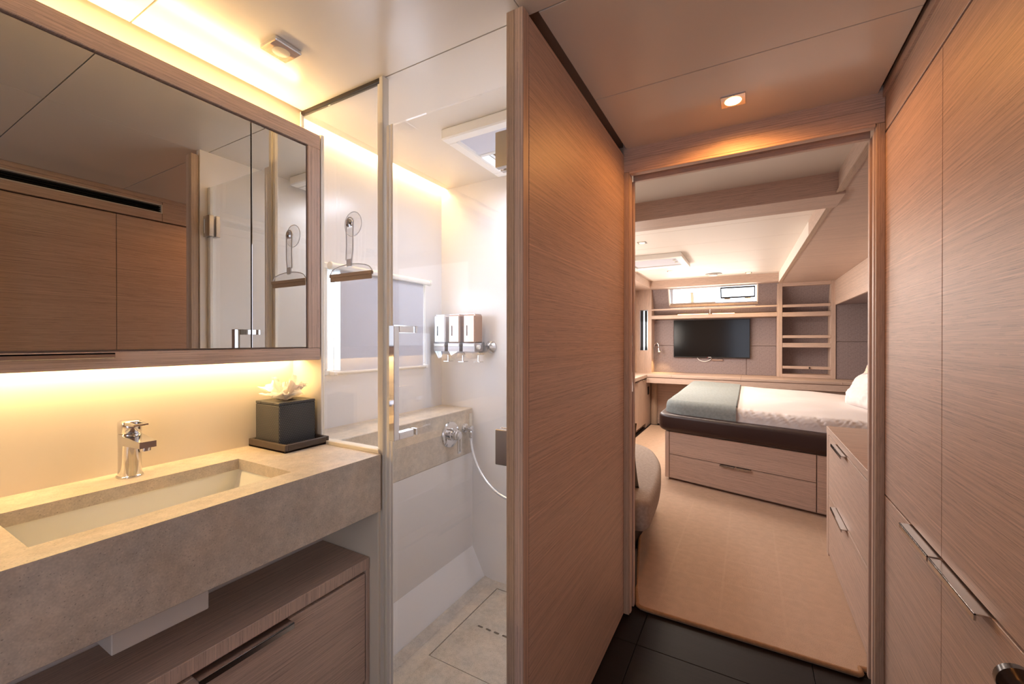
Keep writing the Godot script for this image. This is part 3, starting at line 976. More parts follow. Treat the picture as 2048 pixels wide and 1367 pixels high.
# ------------------------------------------------------------------ mirror cabinet and its light strips
func build_mirror_cabinet():
	var t := thing("mirror_cabinet", "wall mirror cabinet with oak frame over the vanity", "mirror cabinet", Vector3(-1.33, 1.107, -0.3))
	var xf := -1.266
	part(t, "body", mb().b(-1.385, 1.109, -0.918, -1.30, 1.862, 0.36, 0.0), M.oak)
	part(t, "top_rail", mb().b(-1.30, 1.817, -0.921, xf, 1.865, 0.36, 0.0015), M.oak)
	part(t, "bottom_rail", mb().b(-1.30, 1.107, -0.921, xf, 1.146, 0.36, 0.0015), M.oak)
	part(t, "end_stile", mb().b(-1.30, 1.1465, -0.921, xf, 1.8165, -0.877, 0.0015), M.oak_v)
	part(t, "shadow_gap", mb().b(-1.296, 1.142, -0.88, -1.284, 1.82, 0.36, 0), M.oak)
	var d1 := part(t, "mirror_door", mb().b(-1.284, 1.150, -0.872, -1.270, 1.811, -0.699, 0.0008), M.mirror, "narrow mirrored door")
	var d2 := part(t, "mirror_door", mb().b(-1.284, 1.150, -0.6955, -1.270, 1.811, 0.02, 0.0008), M.mirror, "wide mirrored door")
	part(t, "mirror_door", mb().b(-1.284, 1.150, 0.0235, -1.270, 1.811, 0.355, 0.0008), M.mirror)
	part(d2, "handle", mb().b(-1.272, 1.140, -0.386, -1.246, 1.1436, 0.0, 0.0008).b(-1.2495, 1.132, -0.386, -1.246, 1.1436, 0.0, 0.0008), M.steel, "brushed metal pull")
	# strip on top of the cabinet washing the ceiling
	var s1 := thing("led_strip", "warm glowing light strip hidden on top of the mirror cabinet", "light strip", Vector3(-1.36, 1.87, -0.3), "bathroom light strips")
	part(s1, "profile", mb().b(-1.384, 1.863, -0.915, -1.362, 1.868, 0.35, 0.0), M.alu)
	part(s1, "diffuser", mb().b(-1.380, 1.868, -0.915, -1.366, 1.870, 0.35, 0.0), M.led)
	area(s1, Vector3(-1.368, 1.874, -0.28), Vector3(0.62, 1.0, 0), Vector3.BACK, 1.26, 0.012, WARM, 0.44)
	# strip under the cabinet washing the backsplash
	var s2 := thing("led_strip", "warm glowing light strip under the mirror cabinet above the backsplash", "light strip", Vector3(-1.41, 1.10, -0.3), "bathroom light strips")
	part(s2, "profile", mb().b(-1.425, 1.122, -0.915, -1.39, 1.126, 0.35, 0.0), M.alu)
	part(s2, "diffuser", mb().b(-1.415, 1.119, -0.915, -1.40, 1.122, 0.35, 0.0), M.led)
	area(s2, Vector3(-1.407, 1.116, -0.28), Vector3(0.12, -1.0, 0), Vector3.BACK, 1.26, 0.012, WARM, 0.38)
	part(t, "back_shelf", mb().b(-1.43, 1.126, -0.918, -1.384, 1.135, 0.36, 0), M.oak)
	# strip in the ceiling slot of the shower
	var s3 := thing("led_strip", "warm glowing light strip in the ceiling slot of the shower wall", "light strip", Vector3(-1.43, 2.0, -1.35), "bathroom light strips")
	part(s3, "profile", mb().b(-1.445, 2.003, -1.785, -1.405, 2.008, -0.945, 0.0), M.alu)
	part(s3, "diffuser", mb().b(-1.436, 2.001, -1.785, -1.422, 2.003, -0.945, 0.0), M.led)
	area(s3, Vector3(-1.429, 1.998, -1.365), Vector3(-0.05, -1.0, 0), Vector3.BACK, 0.83, 0.012, WARM, 0.34)
	# square unlit fitting in the bathroom ceiling
	var cf := thing("ceiling_light", "square chrome ceiling light with round lens near the mirror", "ceiling light", Vector3(-1.127, H, -0.699))
	part(cf, "bezel", mb().b(-1.164, H - 0.012, -0.736, -1.090, H, -0.662, 0.002), M.chrome)
	part(cf, "lens", mb().lathe(Vector3(-1.127, H - 0.0118, -0.699), Vector3.DOWN, [[0.0225, 0.0], [0.022, 0.0012], [0.012, 0.0025], [0.002, 0.003]], 32), M.lens)

# ------------------------------------------------------------------ shower
func build_shower():
	var g := -0.935
	var sc := thing("shower_screen", "fixed clear glass shower screen between mirror cabinet and post", "glass screen", Vector3(-1.2, 0.84, g))
	part(sc, "pane", mb().b(-1.440, 0.840, g - 0.004, -0.992, 1.970, g + 0.004, 0.0005), M.glass)
	part(sc, "head_channel", mb().b(-1.382, 1.970, g - 0.008, -0.992, 1.9795, g + 0.008, 0.0), M.rubber)
	part(sc, "edge_seal", mb().b(-1.003, 0.840, g - 0.005, -0.990, 1.964, g + 0.006, 0.001), M.seal)
	part(sc, "wall_bead", mb().b(-1.384, 1.876, g + 0.003, -1.378, 1.979, g + 0.009, 0.001), M.pvc)
	part(sc, "wall_bead", mb().b(-1.2745, 0.842, g + 0.003, -1.2695, 1.872, g + 0.008, 0.001), M.pvc)
	var po := solo("shower_post", mb().b(-0.990, -0.03, g - 0.014, -0.973, 1.98, g + 0.012, 0.002), M.alu, "slim pale metal post between fixed glass and shower door", "post")
	po.set_meta("group", "shower enclosure frame")
	var d := thing("shower_door", "hinged clear glass shower door with chrome handle", "glass door", Vector3(-0.75, 0, g))
	part(d, "pane", mb().b(-0.955, -0.015, g - 0.004, -0.535, 1.826, g + 0.004, 0.0005), M.glass)
	part(d, "edge_seal", mb().b(-0.964, -0.015, g - 0.007, -0.951, 1.826, g + 0.007, 0.001), M.seal)
	part(d, "edge_seal", mb().b(-0.948, -0.015, g + 0.0045, -0.938, 1.826, g + 0.007, 0.001), M.seal)
	part(d, "edge_seal", mb().b(-0.536, -0.015, g - 0.006, -0.512, 1.826, g + 0.006, 0.001), M.seal)
	var h := mb()
	h.b(-0.876, 0.892, -0.872, -0.856, 1.214, -0.852, 0.0012)
	h.b(-0.876, 1.194, g + 0.004, -0.856, 1.214, -0.872, 0.0012)
	h.b(-0.876, 0.892, g + 0.004, -0.856, 0.912, -0.872, 0.0012)
	part(d, "handle", h, M.chrome, "square chrome bow handle")
	for y in [1.194, 0.892]:
		part(d, "handle_washer", mb().b(-0.876, y, g - 0.012, -0.856, y + 0.02, g - 0.004, 0.001), M.chrome)
	for y in [0.90, 1.657]:
		var hm := mb()
		hm.b(-0.565, y - 0.045, g + 0.004, -0.512, y + 0.045, g + 0.022, 0.0015)
		hm.b(-0.565, y - 0.045, g - 0.020, -0.525, y + 0.045, g - 0.004, 0.0015)
		var hi := part(d, "hinge", hm, M.steel)
		part(hi, "knuckle", mb().cyl(Vector3(-0.520, y - 0.03, g + 0.012), Vector3(-0.520, y + 0.03, g + 0.012), 0.012, 16, 0.001), M.chrome)
	# squeegee on the glass
	var sq := thing("squeegee", "clear acrylic squeegee hanging by a suction cup on the glass screen", "squeegee", Vector3(-1.11, 1.4, g + 0.01))
	var zc := g + 0.0045
	var c := Vector3(-1.113, 1.547, zc)
	part(sq, "suction_cup", mb().lathe(c, Vector3.BACK, [[0.040, 0.0], [0.036, 0.003], [0.018, 0.008], [0.012, 0.010]], 36), M.acrylic)
	var ring := []
	for i in 37:
		ring.append(c + Vector3(cos(TAU * i / 36.0) * 0.0395, sin(TAU * i / 36.0) * 0.0395, 0.0015))
	part(sq, "cup_rim", mb().tube(ring, 0.0011, 6), M.acryl_edge)
	part(sq, "hook", mb().lathe(c + Vector3(0, 0, 0.008), Vector3.BACK, [[0.010, 0.0], [0.010, 0.006], [0.013, 0.007], [0.013, 0.011], [0.006, 0.013]], 24), M.chrome)
	# stem: flat loop round the hook and down to the head
	var st := []
	st.append(Vector3(-1.128, 1.428, zc + 0.016))
	st.append(Vector3(-1.126, 1.48, zc + 0.016))
	st.append(Vector3(-1.127, 1.535, zc + 0.016))
	for k in 9:
		var a := PI - PI * k / 8.0
		st.append(Vector3(-1.1115 + cos(a) * 0.0165, 1.548 + sin(a) * 0.0165, zc + 0.016))
	st.append(Vector3(-1.096, 1.53, zc + 0.016))
	st.append(Vector3(-1.0965, 1.46, zc + 0.016))
	st.append(Vector3(-1.102, 1.428, zc + 0.016))
	part(sq, "stem", mb().tube(st, 0.0022, 8), M.acryl_edge)
	part(sq, "grip", mb().b(-1.125, 1.425, zc + 0.0145, -1.099, 1.530, zc + 0.0175, 0.001), M.acrylic)
	part(sq, "neck", mb().b(-1.124, 1.408, zc + 0.012, -1.101, 1.432, zc + 0.020, 0.002), M.acryl_edge)
	var hp := []
	var hq := []
	for i in 17:
		var u := -1.0 + i / 8.0
		hp.append(Vector3(-1.108 + u * 0.098, 1.389 + 0.026 * sqrt(maxf(0.0, 1 - u * u)), zc + 0.016))
		hq.append(Vector3(-1.108 + u * 0.098, 1.386, zc + 0.016))
	part(sq, "head_rim", mb().tube(hp, 0.0017, 8), M.acryl_edge)
	var hd := mb()
	for z in [0.0, 0.004]:
		var r0 := []
		var r1 := []
		for i in 17:
			r0.append(hp[i] + Vector3(0, 0, z - 0.002))
			r1.append(hq[i] + Vector3(0, 0, z - 0.002))
		hd.grid([r1, r0] if z > 0 else [r0, r1])
	part(sq, "head", hd, M.acrylic)
	part(sq, "blade_holder", mb().b(-1.206, 1.377, zc + 0.011, -1.010, 1.388, zc + 0.021, 0.001), M.blade)
	part(sq, "blade", mb().b(-1.204, 1.363, zc + 0.014, -1.012, 1.3772, zc + 0.018, 0.001), M.blade)
	# porthole and roller blind
	var wn := setting("window_2", "shower porthole behind the roller blind")
	part(wn, "window_frame", mb().b(-1.452, 1.452, -1.655, -1.438, 1.478, -1.062, 0.004).b(-1.452, 1.034, -1.655, -1.438, 1.056, -1.062, 0.004).b(-1.452, 1.056, -1.655, -1.438, 1.452, -1.636, 0.004).b(-1.452, 1.056, -1.081, -1.438, 1.452, -1.062, 0.004), M.pvc)
	part(wn, "pane", mb().b(-1.50, 1.04, -1.65, -1.496, 1.47, -1.07, 0), M.glass)
	var bl := thing("roller_blind", "white roller blind drawn over the shower porthole", "blind", Vector3(-1.41, 1.05, -1.36))
	part(bl, "tube", mb().cyl(Vector3(-1.408, 1.462, -1.64), Vector3(-1.408, 1.462, -1.075), 0.0125, 20, 0.001), M.pvc)
	for z in [-1.645, -1.070]:
		part(bl, "end_cap", mb().cyl(Vector3(-1.408, 1.462, z - 0.006), Vector3(-1.408, 1.462, z + 0.006), 0.0155, 24, 0.002), M.pvc)
	part(bl, "fabric", mb().b(-1.4195, 1.045, -1.610, -1.4185, 1.462, -1.122, 0.0), M.blind)
	part(bl, "bottom_bar", mb().cyl(Vector3(-1.419, 1.044, -1.63), Vector3(-1.419, 1.044, -1.098), 0.0055, 12, 0.001), M.pvc)
	for z in [-1.095, -1.632]:
		part(bl, "guide_cord", mb().cyl(Vector3(-1.424, 1.042, z), Vector3(-1.424, 1.455, z), 0.0012, 6), M.pvc)
		part(bl, "cord_clip", mb().b(-1.444, 1.034, z - 0.008, -1.41, 1.05, z + 0.008, 0.002), M.pvc)
	# dispensers
	var ds := thing("soap_dispenser", "row of three metal soap dispensers on a suction bracket at the shower end wall", "soap dispenser", Vector3(-1.26, 1.06, -1.72))
	for k in 3:
		var x0 := -1.408 + k * 0.0915
		var mt: Material = M.rose if k else M.silver
		var bd := part(ds, "container", mb().b(x0, 1.160, -1.750, x0 + 0.070, 1.300, -1.680, 0.006), mt)
		part(bd, "level_window", mb().b(x0 + 0.021, 1.196, -1.6795, x0 + 0.0255, 1.246, -1.6785, 0.0), M.black)
		part(bd, "cap", mb().b(x0 + 0.004, 1.2995, -1.746, x0 + 0.066, 1.304, -1.684, 0.002), M.silver)
		var lo := part(ds, "pump_cover", mb().hexa([Vector3(x0, 1.118, -1.750), Vector3(x0 + 0.070, 1.118, -1.750), Vector3(x0 + 0.070, 1.118, -1.678), Vector3(x0, 1.118, -1.678),
			Vector3(x0, 1.1595, -1.750), Vector3(x0 + 0.070, 1.1595, -1.750), Vector3(x0 + 0.070, 1.1595, -1.678), Vector3(x0, 1.1595, -1.678)]), M.chamber)
		part(lo, "label", mb().b(x0 + 0.004, 1.144, -1.678, x0 + 0.066, 1.154, -1.6768, 0.0), M.pvc)
		part(ds, "spout", mb().hexa([Vector3(x0 + 0.026, 1.082, -1.735), Vector3(x0 + 0.044, 1.082, -1.735), Vector3(x0 + 0.044, 1.082, -1.684), Vector3(x0 + 0.026, 1.082, -1.684),
			Vector3(x0 + 0.008, 1.1175, -1.745), Vector3(x0 + 0.062, 1.1175, -1.745), Vector3(x0 + 0.062, 1.1175, -1.678), Vector3(x0 + 0.008, 1.1175, -1.678)]), M.chrome)
		part(ds, "push_lever", mb().b(x0 + 0.066, 1.066, -1.715, x0 + 0.098, 1.070, -1.675, 0.001).b(x0 + 0.080, 1.069, -1.70, x0 + 0.084, 1.10, -1.69, 0.001), M.chrome)
	part(ds, "bracket", mb().b(-1.408, 1.10, -1.762, -1.150, 1.165, -1.7505, 0.004), M.smoke)
	part(ds, "suction_disc", mb().lathe(Vector3(-1.128, 1.139, -1.7865), Vector3.BACK, [[0.033, 0.0], [0.031, 0.008], [0.022, 0.020], [0.010, 0.030]], 30), M.chrome)
	part(ds, "button", mb().cyl(Vector3(-1.155, 1.140, -1.7), Vector3(-1.140, 1.140, -1.7), 0.011, 20, 0.001), M.pvc)
	var txt := ["CONDITIONER", "SHAMPOO", "BODY LOTION"]
	for k in 3:
		var tm := TextMesh.new()
		tm.text = txt[k]
		tm.font_size = 16
		tm.pixel_size = 0.00033
		tm.depth = 0.0003
		var tmi := MeshInstance3D.new()
		tmi.mesh = tm
		tmi.material_override = M.steel
		tmi.name = "lettering"
		ds.add_child(tmi, true)
		tmi.position = Vector3(-1.408 + k * 0.0915 + 0.035, 1.149, -1.6765) - ds.position
	# mixer on the stone ledge
	var mx := thing("shower_mixer", "round chrome single lever shower mixer on the stone ledge", "mixer", Vector3(-1.243, 0.724, -1.60))
	var mo := Vector3(-1.2425, 0.724, -1.60)
	part(mx, "rosette", mb().lathe(mo, Vector3.RIGHT, [[0.060, 0.0], [0.0625, 0.003], [0.060, 0.007], [0.05, 0.009], [0.02, 0.010]], 40), M.chrome)
	part(mx, "sleeve", mb().lathe(mo + Vector3(0.008, 0, 0), Vector3.RIGHT, [[0.028, 0.0], [0.028, 0.012], [0.0235, 0.014], [0.0235, 0.038], [0.020, 0.041]], 32), M.chrome)
	part(mx, "diverter", mb().cyl(mo + Vector3(0.008, 0.028, 0.012), mo + Vector3(0.03, 0.028, 0.012), 0.006, 14, 0.001), M.chrome)
	var lv := mb()
	lv.lathe(mo + Vector3(0.046, 0.0, 0), Vector3.RIGHT, [[0.018, 0.0], [0.019, 0.002], [0.019, 0.012], [0.014, 0.015]], 28)
	for s in [-1, 1]:
		lv.b(mo.x + 0.050, mo.y - 0.078, mo.z + s * 0.009 - 0.003, mo.x + 0.059, mo.y, mo.z + s * 0.009 + 0.003, 0.0015)
	lv.b(mo.x + 0.050, mo.y - 0.084, mo.z - 0.012, mo.x + 0.059, mo.y - 0.074, mo.z + 0.012, 0.0025)
	part(mx, "lever", lv, M.chrome)
	# hose outlet and hose
	var ho := thing("shower_hose", "silver shower hose hanging from a chrome wall outlet", "shower hose", Vector3(-1.2, 0.47, -1.70))
	var oo := Vector3(-1.2425, 0.735, -1.715)
	part(ho, "wall_outlet", mb().lathe(oo, Vector3.RIGHT, [[0.024, 0.0], [0.025, 0.003], [0.022, 0.010], [0.013, 0.014], [0.012, 0.034], [0.015, 0.036], [0.015, 0.046], [0.008, 0.05]], 28), M.chrome)
	part(ho, "elbow_nut", mb().lathe(oo + Vector3(0.04, -0.012, 0), Vector3.DOWN, [[0.010, 0.0], [0.012, 0.002], [0.012, 0.014], [0.010, 0.016], [0.010, 0.03], [0.0075, 0.034]], 20), M.chrome)
	var hpts := []
	var cu := Curve3D.new()
	var e0 := oo + Vector3(0.04, -0.04, 0)
	cu.add_point(e0, Vector3.ZERO, Vector3(0.0, -0.11, 0.0))
	cu.add_point(Vector3(-0.96, 0.452, -1.655), Vector3(-0.13, 0.02, -0.01), Vector3(0.10, -0.02, 0))
	cu.add_point(Vector3(-0.56, 0.60, -1.65), Vector3(-0.10, -0.10, 0), Vector3(0.02, 0.2, 0))
	cu.add_point(Vector3(-0.53, 1.30, -1.65), Vector3(0.0, -0.3, 0), Vector3.ZERO)
	cu.bake_interval = 0.01
	for i in 61:
		hpts.append(cu.sample_baked(cu.get_baked_length() * i / 60.0))
	part(ho, "hose", mb().tube(hpts, 0.0072, 10), M.silver)
	# outlet plate corner of the ledge cover
	solo("access_plate", mb().b(-1.243, 0.665, -1.782, -1.2405, 0.80, -1.757, 0.001), M.alu, "narrow pale cover plate at the back end of the stone ledge", "cover plate")
	# overhead hatch with its blind
	var hc := thing("shower_hatch", "white framed ceiling hatch over the shower with a half drawn blind", "hatch", Vector3(-0.8, H, -1.47))
	var hx := [-1.03, -1.69, -0.56, -1.268]
	var y0 := 1.938
	for q in [[hx[0], hx[3] - 0.045, hx[2], hx[3]], [hx[0], hx[1], hx[2], hx[1] + 0.045], [hx[0], hx[1] + 0.045, hx[0] + 0.045, hx[3] - 0.045], [hx[2] - 0.045, hx[1] + 0.045, hx[2], hx[3] - 0.045]]:
		part(hc, "frame", mb().b(q[0], y0, q[1], q[2], H, q[3], 0.005), M.pvc)
	part(hc, "blind", mb().b(-0.983, 1.950, -1.47, -0.607, 1.953, -1.313, 0.0), M.blind)
	part(hc, "blind_bar", mb().b(-0.983, 1.946, -1.487, -0.607, 1.957, -1.47, 0.002), M.pvc)
	part(hc, "pane", mb().b(-0.99, 2.05, -1.65, -0.595, 2.056, -1.29, 0.0), M.glass)

# ------------------------------------------------------------------ bed
const NSL := 0.2970
func near_z(x: float) -> float:
	return -3.735 + (x + 0.612) * NSL
func far_z(x: float) -> float:
	return -5.48 + (x + 0.174) * 0.44

func cover(m: MB, xs: Array, y0: float, y1: float, r: float, off: float, foot: bool, nz: FastNoiseLite, amp: float, side_amp: float):
	# bedding lofted from foot to head: each row is a cross-section from the near hem over the top to the far hem
	var rows := []
	for x in xs:
		var zn: float = near_z(x) + off
		var zf: float = far_z(x) - off
		var drop := 0.0
		if foot:
			var d: float = clampf((x - xs[0]) / r, 0.0, 1.0)
			drop = r * (1.0 - sqrt(maxf(0.0, 1.0 - (1.0 - d) * (1.0 - d))))
			# rounded corners of the foot end
			var e: float = clampf((x - xs[0]) / 0.16, 0.0, 1.0)
			var cr := 0.16 * (1.0 - sqrt(maxf(0.0, 1.0 - (1.0 - e) * (1.0 - e))))
			zn -= cr
			zf += cr
		var top := y1 - drop
		var row := []
		for k in 5:
			row.append(Vector3(x, lerpf(y0, top - r, k / 5.0), zn))
		for k in 9:
			var a := PI / 2 * k / 8.0
			row.append(Vector3(x, maxf(top - r * (1 - sin(a)), y0), zn - r * (1 - cos(a))))
		for k in range(1, 36):
			row.append(Vector3(x, top, lerpf(zn - r, zf + r, k / 36.0)))
		for k in 9:
			var a := PI / 2 * k / 8.0
			row.append(Vector3(x, maxf(top - r * (1 - cos(a)), y0), zf + r - r * sin(a)))
		row.append(Vector3(x, y0, zf))
		for i in row.size():
			var p: Vector3 = row[i]
			var w := nz.get_noise_3d(p.x * 10, p.y * 20, p.z * 10)
			if i < 16 and i > 0:
				# gathered hem: ripples leaning along the near side
				var ridge := 1.0 - absf(nz.get_noise_2d(p.x * 120 + p.y * 90, p.y * 25 + 7))
				p += Vector3(0, 0.5, 1.0) * side_amp * (ridge - 0.75) * sin(PI * clampf(i / 16.0, 0.0, 1.0))
			p.y += w * amp * (1.0 if i > 5 else 0.2)
			row[i] = p
		rows.append(row)
	m.grid(rows)

func build_bed():
	var a := atan(NSL)
	var A := Vector3(-0.612, 0, -3.709)
	var xf := Transform3D(Basis(Vector3(cos(a), 0, sin(a)), Vector3.UP, Vector3(-sin(a), 0, cos(a))), A)
	var t := thing("bed", "island bed with oak drawer base and dark brown leather surround", "bed", Vector3(0.3, 0, -4.4))
	var bs := mb()
	bs.plan(PackedVector2Array([Vector2(-0.60, -3.727), Vector2(1.35, -3.727 + 1.95 * NSL), Vector2(1.35, -4.8), Vector2(-0.60, -5.45)]), 0.035, 0.415)
	part(t, "base", bs, M.oak)
	var toe := mb()
	toe.xf = xf
	toe.b(0.01, 0.0145, -0.8, 1.5, 0.036, -0.045, 0)
	part(t, "plinth", toe, M.oak)
	var P := func(x0: float, y0: float, x1: float, y1: float, z0 := -0.018, z1 := 0.002) -> MB:
		var m := mb()
		m.xf = xf
		m.b(x0, y0, z0, x1, y1, z1, 0.0012)
		return m
	part(t, "corner_post", P.call(0.0, 0.032, 0.034, 0.415, -0.03, 0.004), M.oak_v)
	part(t, "front_panel", P.call(0.038, 0.231, 1.044, 0.415), M.oak)
	var d := part(t, "drawer", P.call(0.038, 0.034, 1.044, 0.2265), M.oak)
	var hn := mb()
	hn.xf = xf
	hn.b(0.44, 0.224, -0.01, 0.545, 0.2275, 0.02, 0.0008)
	hn.b(0.44, 0.214, 0.017, 0.545, 0.2275, 0.02, 0.0008)
	hn.b(0.555, 0.224, -0.01, 0.655, 0.2275, 0.02, 0.0008)
	hn.b(0.555, 0.214, 0.017, 0.655, 0.2275, 0.02, 0.0008)
	part(d, "handle", hn, M.steel, "brushed metal edge pull")
	part(t, "side_panel", P.call(1.05, 0.034, 1.9, 0.415), M.oak)
	part(t, "foot_pin", mb().cyl(Vector3(-0.585, 0.014, -3.70), Vector3(-0.585, 0.034, -3.70), 0.006, 10), M.chrome)
	# padded surround
	var o := 0.065
	var corner := func(p: Vector2, q: Vector2, s: Vector2, r: float) -> Array:
		var u := (p - q).normalized() * r
		var v := (s - q).normalized() * r
		var out := []
		for k in 9:
			var f := k / 8.0
			out.append((q + u) * (1 - f) * (1 - f) + q * 2 * f * (1 - f) + (q + v) * f * f)
		return out
	var q := [Vector2(-0.672, near_z(-0.672) + o), Vector2(1.36, near_z(1.36) + o), Vector2(1.36, far_z(1.36) - 0.06), Vector2(-0.672, far_z(-0.672) - 0.06)]
	var pts := PackedVector2Array()
	for i in 4:
		for v in corner.call(q[(i + 3) % 4], q[i], q[(i + 1) % 4], 0.10):
			pts.append(v)
	part(t, "padded_surround", mb().slab(pts, 0.418, 0.563, 0.03, 0.045), M.leather, "dark brown leather padding")
	part(t, "headboard", mb().b(1.33, 0.2, -4.9, 1.39, 1.05, -3.05, 0.02), M.panel)
	var nz := FastNoiseLite.new()
	nz.seed = 3
	nz.frequency = 0.12
	nz.fractal_octaves = 3
	# mattress with its white cover
	var xs := []
	for k in 10:
		xs.append(-0.61 + 0.06 * (1 - cos(PI / 2 * k / 9.0)))
	var x := -0.55
	while x < 1.325:
		x += 0.0125
		xs.append(x)
	var dm := mb()
	cover(dm, xs, 0.564, 0.660, 0.05, 0.0, true, nz, 0.016, 0.03)
	solo("duvet", dm, M.linen, "white bedspread with wrinkled near side covering the mattress", "bedspread")
	# blanket over the foot end
	var xb := []
	for k in 10:
		xb.append(-0.632 + 0.06 * (1 - cos(PI / 2 * k / 9.0)))
	x = -0.572
	while x < -0.105:
		x += 0.02
		xb.append(x)
	xb.append(-0.085)
	var bm := mb()
	cover(bm, xb, 0.564, 0.678, 0.062, 0.014, true, nz, 0.012, 0.003)
	var bt := thing("blanket", "grey woven blanket laid over the foot of the bed", "blanket", Vector3(-0.35, 0.67, -4.5))
	part(bt, "cloth", bm, M.blanket)
	# rolled hem along its edge
	var hem := []
	for k in 30:
		var f := k / 29.0
		var p := Vector3(-0.086, 0.668, lerpf(near_z(-0.086) - 0.05, far_z(-0.086) + 0.05, f))
		p.y += nz.get_noise_3d(p.x * 10, p.y * 20, p.z * 10) * 0.012
		hem.append(p)
	part(bt, "hem", mb().tube(hem, 0.008, 8), M.blanket)
	# pillows
	var pn := FastNoiseLite.new()
	pn.seed = 9
	pn.frequency = 0.16
	pn.fractal_octaves = 3
	var p1 := mb()
	p1.xf = Transform3D(Basis.from_euler(Vector3(deg_to_rad(-28), deg_to_rad(-84), deg_to_rad(3))), Vector3(0.83, 0.775, -4.15))
	p1.pillow(Vector3(0.66, 0.31, 0.20), 30, pn, 0.016)
	solo("pillow", p1, M.linen, "white rumpled pillow leaning at the head of the bed", "pillow", "pillows on the bed")
	var p2 := mb()
	p2.xf = Transform3D(Basis.from_euler(Vector3(deg_to_rad(-20), deg_to_rad(-88), 0)), Vector3(1.0, 0.885, -4.66))
	p2.pillow(Vector3(0.70, 0.46, 0.18), 26, pn, 0.012)
	solo("pillow", p2, M.linen_b, "beige pillow standing behind the white pillow", "pillow", "pillows on the bed")

